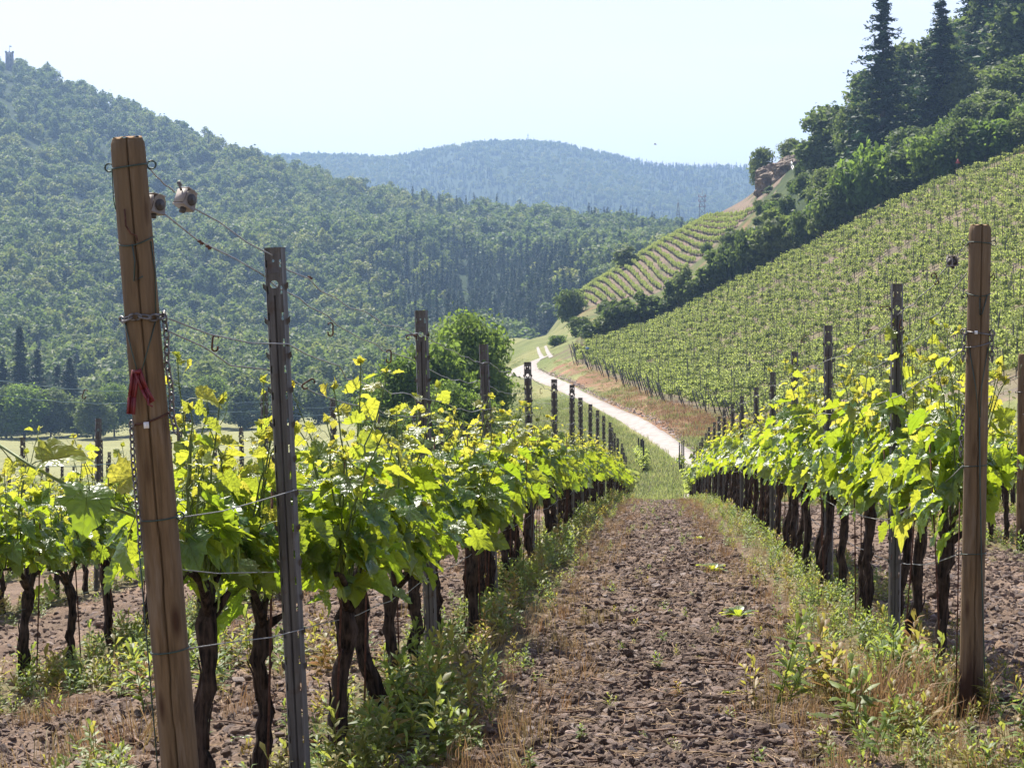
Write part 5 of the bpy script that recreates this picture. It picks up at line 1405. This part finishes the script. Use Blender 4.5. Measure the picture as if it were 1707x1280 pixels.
# ------------------------------------------------------------------ far landmarks
x, y, z = at(18.5, 1850)
o = thing('castle_tower', 'square grey ruined tower on top of the left hill', 'tower', (x, y, z - 1.5), .25, scl=(1, 1, 1.0))
bm = bmesh.new(); b = MB()
b.box((0, 0, 6), (6.2, 6.2, 20)); link('wall', b.mesh('tower_wall', M['stone']), o)
b = MB(); 
for i in range(4):
    for j in range(3):
        p = [(-2.4 + 2.4 * j, -2.95), (-2.4 + 2.4 * j, 2.95), (-2.95, -2.4 + 2.4 * j), (2.95, -2.4 + 2.4 * j)][i]
        b.box((p[0], p[1], 16.45), (1.1, 1.1, .9))
link('parapet', b.mesh('tower_parapet', M['stone']), o)
b = MB()
for zz in (5, 10, 13.5): b.box((.6, -3.11, zz), (.8, .06, 1.7)); b.box((3.11, .4, zz), (.06, .8, 1.7))
link('window', b.mesh('tower_window', M['darkplastic']), o)
b = MB(); b.tube([(0, 0, 15.9), (0, 0, 21.5)], .14, 6); link('flagpole', b.mesh('flagpole', M['wire']), o)
b = MB(); b.add([(0, 0, 20.2), (.9, .1, 20.4), (1.7, -.05, 20.1), (0, 0, 21.3), (.9, .1, 21.5), (1.7, -.05, 21.2), (0, .05, 20.2), (.9, .15, 20.4), (1.7, 0, 20.1), (0, .05, 21.3), (.9, .15, 21.5), (1.7, 0, 21.2)], None, [[0, 1, 4, 3], [1, 2, 5, 4], [7, 6, 9, 10], [8, 7, 10, 11]]); link('flag', b.mesh('flag', M['white']), o)
def mast(u, d, vtop, wb, wt, lab, m, arms=()):
    x, y, z = at(u, d); H = (540 - vtop) / FOC * d + CAMZ - z
    o = thing('lattice_mast', lab, 'mast', (x, y, z)); b = MB(); n = max(6, int(H / 4)); c = [(-1, -1), (1, -1), (1, 1), (-1, 1)]
    def wz(t): return (wb + (wt - wb) * t) / 2
    for sx, sy in c: b.tube([(sx * wz(0), sy * wz(0), -1), (sx * wz(1), sy * wz(1), H)], .16, 4)
    for i in range(n):
        t0, t1 = i / n, (i + 1) / n
        for k in range(4):
            p, q = c[k], c[(k + 1) % 4]; b.tube([(p[0] * wz(t0), p[1] * wz(t0), H * t0), (q[0] * wz(t1), q[1] * wz(t1), H * t1)], .09, 3); b.tube([(q[0] * wz(t0), q[1] * wz(t0), H * t0), (p[0] * wz(t1), p[1] * wz(t1), H * t1)], .09, 3)
    link('lattice', b.mesh('mast_lattice', M['farsteel']), o)
    b = MB(); b.tube([(0, 0, H), (0, 0, H + 3)], .12, 5)
    for zz, wd in arms: b.tube([(-wd, 0, H * zz), (wd, 0, H * zz)], .16, 4); b.tube([(wd * .8, 0, H * zz), (wd * .8, 0, H * zz + 1.6)], .2, 5); b.tube([(-wd * .8, 0, H * zz), (-wd * .8, 0, H * zz + 1.6)], .2, 5)
    link('antenna', b.mesh('mast_antenna', m), o)
mast(1130, 1530, 338, 4.2, .7, 'slim lattice mast rising from the wooded ridge left of its twin', M['farsteel'], ((.7, 1.0),))
mast(1170, 1530, 326, 4.6, 3.0, 'wider red topped lattice mast beside the upper vineyard', M['red'], ((.97, 2.8), (.88, 2.8), (.78, 2.4)))
mast(880, 4380, 224, 4, 1.2, 'tiny antenna mast on the summit of the far mountain', M['farsteel'], ((.8, 1.6),))
# warning triangles at the vineyard edge, little blue plate at its corner
for u, v, d, m, lab in ((1307, 427, 366, 'orange', 'small orange triangle sign in the middle of the vineyard edge'), (1595, 270, 344, 'pinkred', 'small red triangle sign high up on the vineyard edge')):
    if m not in M: M[m] = simple(m + '_sign', (.62, .16, .05) if m == 'orange' else (.34, .09, .08), .5, .3, 0, .1)
    x, y, z = at(u, d); zt = space(u, v, d)[2]
    o = thing('triangle_sign', lab, 'sign', (x, y, z)); b = MB(); b.tube([(0, .05, -.2), (0, .05, zt - z + .3)], .03, 6); link('pole', b.mesh('sign_pole', M['farsteel']), o)
    h = zt - z; b = MB(); b.add([(-.4, 0, h - .3), (.4, 0, h - .3), (0, 0, h + .4), (-.4, .03, h - .3), (.4, .03, h - .3), (0, .03, h + .4)], [[0, 1, 2], [3, 5, 4]], [[0, 3, 4, 1], [1, 4, 5, 2], [2, 5, 3, 0]]); link('plate', b.mesh('sign_plate', M[m]), o)
M['blue'] = simple('blue_plate', (.16, .26, .42), .5, .3, 0, .1)
x, y, z = at(979, 349); o = thing('small_sign', 'small pale blue plate on a post at the corner of the hillside vineyard', 'sign', (x, y, z)); b = MB(); b.tube([(0, .04, -.2), (0, .04, 1.9)], .035, 6); link('pole', b.mesh('sign_pole', M['farsteel']), o)
b = MB(); b.box((0, 0, 1.75), (.55, .03, .36)); b.box((0, -.02, 1.75), (.47, .012, .28)); link('plate', b.mesh('sign_plate', M['blue']), o)
# a bird far up in the sky
x, y, z = space(1092, 242, 300); b = MB(); b.tube([(-.22, 0, 0), (0, 0, .02), (.2, 0, 0)], [.02, .06, .015], 6); b.add([(.06, 0, .02), (-.08, 0, .02), (-.14, .5, .12), (.0, .45, .12), (.06, 0, .035), (-.08, 0, .035), (-.14, .5, .135), (0, .45, .135)], None, [[0, 1, 2, 3], [7, 6, 5, 4], [0, 3, 7, 4], [1, 5, 6, 2]]); b.add([(.06, 0, .02), (-.08, 0, .02), (-.14, -.5, .12), (.0, -.45, .12), (.06, 0, .035), (-.08, 0, .035), (-.14, -.5, .135), (0, -.45, .135)], None, [[3, 2, 1, 0], [4, 5, 6, 7], [4, 7, 3, 0], [2, 6, 5, 1]])
tag(link('bird', b.mesh('bird', M['darkplastic']), None, (x, y, z)), 'tiny dark bird gliding in the pale sky above the far mountain', 'bird')

# ------------------------------------------------------------------ long bare shoot reaching left in front of the left post
b = MB(); r = rng_(21)
P = [space(-12, 735, 6.9), space(50, 776, 6.85), space(105, 806, 6.8), space(165, 838, 6.8), space(225, 861, 6.85), space(300, 885, 6.9)]
P = np.array(P); b.tube(P, [.0042, .0045, .005, .0052, .0054, .0056], 7)
root = FIRST[('left', 0)]
C.view_layer.update(); inv = root.matrix_world.inverted()
def loc(V): return np.array([inv @ Vector(p) for p in V])
V, Qd, Tt = tube(P, [.0042, .0045, .005, .0052, .0054, .0056], 7); bb = MB(); bb.add(loc(V), Tt, Qd)
LP, LA, LN, LS, LG = [], [], [], [], []
for (u, v, d, ax, nn, sz, ag) in [(68, 768, 6.85, (.25, 0, .1), (-.1, -.75, .8), .125, .75), (145, 812, 6.75, (.05, -.45, -.55), (.1, .1, 1), .14, .05), (196, 806, 6.82, (.5, .2, .35), (-.1, -.8, .4), .11, .7), (20, 770, 6.9, (-.3, 0, -.6), (0, -.7, .5), .05, .9), (210, 900, 6.85, (-.1, -.2, -.6), (-.8, -.2, .6), .11, .1)]:
    p = space(u, v, d); LP.append(p); LA.append(ax); LN.append(nn); LS.append(sz); LG.append(ag)
    k = int(np.argmin(np.abs(P[:, 0] - p[0]))); Vp, Qp, Tp = tube([P[k], (np.array(P[k]) + p) / 2 + [0, 0, .004], p], [.0022, .0018, .0016], 5); bb.add(loc(Vp), Tp, Qp)
link('long_shoot', bb.mesh('long_shoot', M['shoot'], True), root)
V, T, Q, col, uv = leaf_set(*[np.array(a, float) for a in (LP, LA, LN, LS, LG)], r, 0); lb2 = MB(); lb2.add(loc(V), T, Q, col, uv)
link('shoot_leaves', lb2.mesh('shoot_leaves', M['leaf'], True, True, True), root)

# ------------------------------------------------------------------ ground cover
def weed(seed, h, nleaf, ll):
    r = rng_(seed); b = MB(); Vs, Qs, cs = [], [], []
    for s in range(r.integers(2, 4)):
        bx_, by_ = r.normal(0, .03, 2); hh = h * r.uniform(.7, 1.1); P = np.column_stack([bx_ + r.normal(0, .02) * np.linspace(0, 1, 5) ** 2 * 2, by_ + r.normal(0, .03) * np.linspace(0, 1, 5) ** 2, np.linspace(-.02, hh, 5)])
        b.tube(P, np.linspace(.0028, .0015, 5), 4, col=(0, .3, 0), cap=False)
        for k in range(nleaf):
            t = (k + 1) / nleaf; t = .12 + .88 * t; p = np.array([np.interp(t, np.linspace(0, 1, 5), P[:, j]) for j in range(3)]); a = k * 2.4 + r.normal(0, .3)
            le = ll * (1.15 - .5 * t) * r.uniform(.7, 1.15); wd = le * .15; el = r.uniform(.1, .9) + .5 * (t > .85)
            d = np.array([math.cos(a) * math.cos(el), math.sin(a) * math.cos(el), math.sin(el)]); sd_ = np.array([-math.sin(a), math.cos(a), 0]); g = r.random()
            mid = p + d * le * .5; tip = p + d * le - np.array([0, 0, le * r.uniform(.1, .5)]); up = np.cross(sd_, d) * wd * .35
            b.add([p, mid - sd_ * wd + up, mid, tip, mid + sd_ * wd + up], [[0, 1, 2], [1, 3, 2], [0, 2, 4], [2, 3, 4]], col=(0, g, 0))
    return b.mesh('weed', M['weed'], False, True)
WT = [tmpl('weed', weed(900 + k, (.14, .20, .26, .32, .22)[k], (8, 10, 12, 14, 11)[k], (.10, .115, .125, .13, .13)[k])) for k in range(5)]
def tuft(seed, h, n, m, spread=.05, wdt=.0035):
    r = rng_(seed); b = MB()
    for k in range(n):
        a = r.uniform(0, 6.28); le = h * r.uniform(.5, 1.1); o = r.normal(0, spread, 2); ln = r.uniform(.15, .8); d = np.array([math.cos(a), math.sin(a)]) * ln * le; s = np.array([-math.sin(a), math.cos(a), 0]) * wdt
        p0 = np.array([o[0], o[1], -.01]); p1 = np.array([o[0] + d[0] * .35, o[1] + d[1] * .35, le * .62]); p2 = np.array([o[0] + d[0], o[1] + d[1], le * (1 - .35 * ln)])
        b.add([p0 - s, p0 + s, p1 + s * .8, p1 - s * .8, p2], [[3, 2, 4]], [[0, 1, 2, 3]], col=(0, r.random(), 0))
    return b.mesh('tuft', m, False, True)
gr = rng_(55)
def strip_pts(xc, wd, y0, y1, dens, r):
    n = int((y1 - y0) * wd * dens); x = xc + np.clip(r.normal(0, wd * .32, n), -wd * .62, wd * .62); y = r.uniform(y0, y1, n); k = fbm(x / .8, y / .8, 80, 3) > -.28; return x[k], y[k]
X, Y, S = [], [], []
for xc, wd, y0, dn in [(-1.06, .62, 6.3, 46), (1.28, .85, 8.0, 46), (-3.55, .9, 11.5, 34), (3.7, 1.0, 20, 24), (-6.0, .9, 17, 22), (-8.5, .9, 24, 25), (6.1, .9, 36, 25)]:
    for a_, b_, q, s in ((y0, 22, 1, 1), (22, 45, .5, 1.12), (45, 92, .25, 1.3)):
        if b_ <= a_ or y0 > b_: continue
        x, y = strip_pts(xc, wd, max(y0, a_), b_, dn * q, gr); X.append(x); Y.append(y); S.append(gr.uniform(.6, 1.15, len(x)) * s * (.62 if xc > 0 else .76) * (1 - .35 * np.abs(x - xc) / (wd * .62)))
# a denser stand at the near ends of the rows
for (cx, cy, sx, sy, n, s0) in ((-.98, 9.3, .12, .8, 55, .92), (1.5, 8.95, .36, .4, 95, .72), (1.15, 8.6, .22, .3, 30, .45), (1.0, 10.6, .2, .5, 40, 1.0), (-1.9, 8.2, .35, .5, 18, .7), (-2.7, 12.6, .6, .8, 80, .9)):
    x = gr.normal(cx, sx, n); y = gr.normal(cy, sy, n); X.append(x); Y.append(y); S.append(gr.uniform(.7, 1.15, n) * s0)
x = gr.uniform(-.6, .65, 160); y = gr.uniform(8, 60, 160) ** 1.0; X.append(x); Y.append(y); S.append(gr.uniform(.15, .4, 160))
X, Y, S = map(np.concatenate, (X, Y, S)); kk = ~((np.abs(X - 1.28) < .16) & (Y < 9.72) & (Y > 8.3) & (S > .4)); X, Y, S = X[kk], Y[kk], S[kk]; n = len(X)
scatter('weeds', 'willowherb weeds growing in strips under the vine rows', np.column_stack([X, Y, surf(X, Y)]), np.column_stack([gr.normal(0, .15, (n, 2)), gr.uniform(0, 6.28, n)]), S, gr.integers(0, 5, n), WT)
DT = [tmpl('dry_tuft', tuft(950 + k, .16, 26, M['dryweed'], .05, .0018)) for k in range(3)]
X, Y, S = [], [], []
for xc, y0, dn in ((-.62, 8, 18), (.66, 8, 20), (1.2, 8, 14), (-2.9, 11, 10), (-1.9, 6.5, 5)):
    n = int(dn * 18); x = xc + gr.normal(0, .16, n); y = y0 + 60 * gr.random(n) ** 1.6; X.append(x); Y.append(y); S.append(gr.uniform(.35, 1.0, n))
n = 26; X.append(gr.normal(1.02, .1, n)); Y.append(gr.normal(9.9, .25, n)); S.append(gr.uniform(1.2, 2.2, n)); n = 14; X.append(gr.normal(-2.2, .25, n)); Y.append(gr.normal(9.6, .4, n)); S.append(gr.uniform(.8, 1.4, n))
X, Y, S = map(np.concatenate, (X, Y, S)); n = len(X)
scatter('dry_grass', 'dry reddish grass tufts at the edges of the weed strips', np.column_stack([X, Y, surf(X, Y)]), np.column_stack([gr.normal(0, .2, (n, 2)), gr.uniform(0, 6.28, n)]), S, gr.integers(0, 3, n), DT)
# grass of the slope, verge and meadow
GT = [tmpl('grass_tuft', tuft(970 + k, .38, 34, M['grass'], .28, .012)) for k in range(3)] + [tmpl('grass_tuft', tuft(980 + k, .36, 34, M['dryweed'], .28, .012)) for k in range(2)]
n = 26000; u = gr.uniform(640, 1300, n); d = np.exp(gr.uniform(math.log(93), math.log(520), n)); x, y = to_world((u - 853.5) / FOC * d, d)
d3, d4 = line_d(2, u), line_d(3, u); ok = (d < d4 + 2) & ((u < 955) | (d < d4 + 2)) & (d < 530)
RPw = np.array([p[:2] for p in road_pts]); dist = np.full(n, 1e9)
for p, q in zip(RPw[:-1], RPw[1:]):
    e = q - p; t = np.clip(((x - p[0]) * e[0] + (y - p[1]) * e[1]) / (e @ e), 0, 1); dist = np.minimum(dist, np.hypot(x - p[0] - t * e[0], y - p[1] - t * e[1]))
dist2 = np.full(n, 1e9)
for pts in ([pick(u_, v_, 100) for u_, v_ in ((1080, 786), (1110, 782), (1150, 779), (1175, 779))], [at(1140, 93), at(1150, 99), at(1168, 112), at(1178, 125)], [pick(a_, b_, 100) for a_, b_ in ((904, 597), (899, 588), (896, 579))], [pick(a_, b_, 100) for a_, b_ in ((919, 596), (913, 587), (909, 577))]):
    W_ = np.array([p[:2] for p in pts])
    for p, q in zip(W_[:-1], W_[1:]):
        e = q - p; t = np.clip(((x - p[0]) * e[0] + (y - p[1]) * e[1]) / (e @ e), 0, 1); dist2 = np.minimum(dist2, np.hypot(x - p[0] - t * e[0], y - p[1] - t * e[1]))
ok &= (dist > np.where(d > 290, 3.4, 1.7)) & (dist2 > .8)
x, y, u, d = x[ok], y[ok], u[ok], d[ok]; n = len(x)
dry = (d > line_d(2, u) + 1) & (u > 950) & (gr.random(n) < np.clip(.25 + (u - 1000) / 200, .15, .85)); idx = np.where(dry, 3 + gr.integers(0, 2, n), gr.integers(0, 3, n))
scatter('grass', 'grass and dry herbs on the slope and verge around the farm track', np.column_stack([x, y, surf(x, y)]), np.column_stack([gr.normal(0, .1, (n, 2)), gr.uniform(0, 6.28, n)]), gr.uniform(.7, 1.7, n) * np.where(dry, .9, 1) * np.where(d > 280, .5, 1), idx, GT)

# clods and slate chips of the tilled soil
def chip(seed, flat, m): return tmpl('stone', rock_mesh(seed, (1, .75, flat), m, 2, .8))
CT = [chip(20 + k, .72, M['clod']) for k in range(4)] + [chip(30 + k, .28, M['slate']) for k in range(4)]
X, Y, S, I = [], [], [], []
def soilpts(x0, x1, y0, y1, dens, smin, smax, stone):
    n = int((x1 - x0) * (y1 - y0) * dens); x = gr.uniform(x0, x1, n); y = gr.uniform(y0, y1, n); X.append(x); Y.append(y); S.append(smin * (smax / smin) ** (gr.random(n) ** 2.7)); I.append(np.where(gr.random(n) < stone, 4 + gr.integers(0, 4, n), gr.integers(0, 4, n)))
for x0, x1 in ((-.7, .8),):
    soilpts(x0, x1, 6.3, 14, 6500, .0035, .034, .42); soilpts(x0, x1, 14, 28, 1100, .008, .042, .34); soilpts(x0, x1, 28, 60, 260, .014, .05, .34); soilpts(x0, x1, 60, 91, 50, .03, .08, .42)
soilpts(-3.4, -.9, 6.5, 16, 1300, .005, .034, .4); soilpts(-3.4, -1.2, 16, 34, 260, .014, .045, .45); soilpts(-6, -3.6, 12, 30, 110, .012, .045, .45)
soilpts(1.2, 3.6, 8, 24, 800, .008, .042, .5); soilpts(1.5, 3.6, 24, 50, 60, .016, .055, .5); soilpts(3.8, 6.2, 22, 46, 50, .016, .055, .5)
X, Y, S, I = map(np.concatenate, (X, Y, S, I)); n = len(X)
scatter('soil_clods', 'brown clods and slate chips scattered over the tilled soil of the aisles', np.column_stack([X, Y, surf(X, Y) + S * .12]), np.column_stack([gr.normal(0, .35, (n, 2)), gr.uniform(0, 6.28, n)]), np.column_stack([S * gr.uniform(.7, 1.3, n), S * gr.uniform(.7, 1.3, n), S]), I, CT)
rs, ru = [], []
for p, q in zip(road_pts[:9], road_pts[1:10]):
    p, q = np.array(p[:2]), np.array(q[:2]); e = (q - p) / np.linalg.norm(q - p); nrm_ = np.array([e[1], -e[0]]); nn_ = int(np.linalg.norm(q - p) * 5)
    rs.append(p + (q - p) * gr.random((nn_, 1)) + nrm_ * (1.15 + np.abs(gr.normal(0, .5, (nn_, 1)))))
rs = np.concatenate(rs); n = len(rs)
scatter('verge_stones', 'pale rubble stones lying along the upper edge of the farm track', np.column_stack([rs, surf(rs[:, 0], rs[:, 1]) + .03]), np.column_stack([gr.normal(0, .3, (n, 2)), gr.uniform(0, 6.28, n)]), gr.uniform(.05, .2, n), 4 + gr.integers(0, 4, n), CT)
def debris(seed, m, le, k):
    r = rng_(seed); b = MB()
    for _ in range(k):
        a = r.uniform(0, 6.28); t = np.linspace(-.5, .5, 5) * le * r.uniform(.5, 1.2); c = r.normal(0, .06, 2); bd = r.normal(0, .12)
        b.tube(np.column_stack([c[0] + t * math.cos(a) + bd * t * t * 8 * math.sin(a), c[1] + t * math.sin(a) - bd * t * t * 8 * math.cos(a), .006 + np.abs(r.normal(0, .006, 5))]), np.linspace(.0028, .0014, 5) * (1.6 if m == 'twig' else .6), 4)
    return tmpl('debris', b.mesh('debris', M[m], True))
DB = [debris(70, 'twig', .2, 1), debris(71, 'twig', .28, 1), debris(72, 'straw', .12, 5), debris(73, 'straw', .15, 4)]
n = 900; x = np.concatenate([gr.uniform(-.75, .8, n), gr.uniform(-3.3, -1.2, 300), gr.uniform(1.5, 3.5, 200)]); y = np.concatenate([7.5 + 40 * gr.random(n) ** 1.7, 7 + 14 * gr.random(300), 9 + 18 * gr.random(200)]); n = len(x)
scatter('plant_debris', 'dry twigs and straw lying on the tilled soil', np.column_stack([x, y, surf(x, y) + .012]), np.column_stack([gr.normal(0, .08, (n, 2)), gr.uniform(0, 6.28, n)]), gr.uniform(.5, 1.2, n), gr.integers(0, 4, n), DB)
# bigger slate stones one can point at
for k, (u, v, s, fl, lab) in enumerate([(1187, 1166, .038, .6, 'angular grey stone lying in the aisle towards the right weeds'), (1118, 1171, .040, .45, 'flat brownish stone left of the angular one'), (1155, 1270, .045, .35, 'flat pink stone at the bottom edge of the aisle'), (1135, 1246, .035, .6, 'dark grey stone above the flat pink one'), (1245, 1250, .03, .5, 'stone near the right weed strip at the bottom'), (1040, 1178, .035, .35, 'flat pale stone in the middle of the aisle'), (952, 1230, .04, .5, 'rounded stone at the left side of the aisle'), (862, 1196, .045, .5, 'brown stone beside the left weed strip'), (1186, 1055, .035, .5, 'grey stone farther up the aisle near the leafy rosette'), (1096, 980, .05, .5, 'brown stone in the middle distance of the aisle'), (1010, 1150, .035, .3, 'flat chip left of the aisle centre'), (900, 1146, .03, .5, 'small stone at the border of the left weeds'), (1078, 1170, .03, .5, 'small dark stone just left of the flat brownish one')]):
    x, y, z = pick(u, v); tag(link('stone', rock_mesh(60 + k, (s, s * .75, s * fl), M['slate'], 2, .7), None, (x, y, z + s * fl * .35), (.15, .1, k * 1.3)), lab, 'stone')
# leafy rosettes
def rosette(seed):
    r = rng_(seed); b = MB(); nl = 16
    for k in range(nl):
        a = k * 2.4 + r.normal(0, .2); le = r.uniform(.10, .17); el = r.uniform(.25, 1.0); sd_ = np.array([-math.sin(a), math.cos(a), 0]); t = np.linspace(0, 1, 6); wd = le * .17 * np.array([.25, .6, .9, 1, .7, .05])
        P = np.column_stack([math.cos(a) * le * t * math.cos(el), math.sin(a) * le * t * math.cos(el), le * (t * math.sin(el) - .45 * t * t)]); V = np.concatenate([P - sd_ * wd[:, None] + [0, 0, .004], P, P + sd_ * wd[:, None] + [0, 0, .004]])
        Q = [[i, i + 6, i + 7, i + 1] for i in range(5)] + [[i + 6, i + 12, i + 13, i + 7] for i in range(5)]; b.add(V, None, Q, col=(.3 + .3 * r.random(), r.random(), 0), uv=np.column_stack([V[:, 0] * 3, V[:, 1] * 3]))
    return b.mesh('rosette', M['leaf'], True, True, True)
RO = [rosette(1), rosette(2), rosette(3)]
for k, (u, v, s, lab) in enumerate([(1232, 1032, 1.15, 'bright green leafy rosette at the right side of the aisle'), (1190, 955, 1.3, 'bright green rosette farther up the right side of the aisle'), (1345, 1205, .7, 'small rosette at the foot of the right weed strip'), (1166, 902, .9, 'small far rosette at the right edge of the aisle'), (1215, 1160, .3, 'tiny seedling next to the angular grey stone'), (400, 1240, .4, 'tiny seedling on the soil between the two front vines')]):
    x, y, z = pick(u, v); tag(link('weed_rosette', RO[k % 3], None, (x, y, z + .005), (0, 0, k), s), lab, 'weed')

# ------------------------------------------------------------------ air
zs = GZ[(GU[None] > -900) & (GD[:, None] < 9600)]
b = MB(); zl0, zl1 = float(zs.min()) - 1.5, 620.0
b.box(((0), 4700, (zl0 + zl1) / 2), (9200, 9800, zl1 - zl0))
hz = b.mesh('haze', [bpy.data.materials.new('haze')]); hm = hz.materials[0]; hm.use_nodes = True; hn = hm.node_tree; hn.nodes.clear()
ho = hn.nodes.new('ShaderNodeOutputMaterial'); pv = hn.nodes.new('ShaderNodeVolumePrincipled'); pv.inputs['Color'].default_value = (.41, .64, 1.0, 1); pv.inputs['Density'].default_value = 0.00014; pv.inputs['Anisotropy'].default_value = .35
hn.links.new(pv.outputs[0], ho.inputs['Volume'])
tag(link('haze', hz), 'thin blue summer haze filling the valley', 'haze', None, 'stuff')
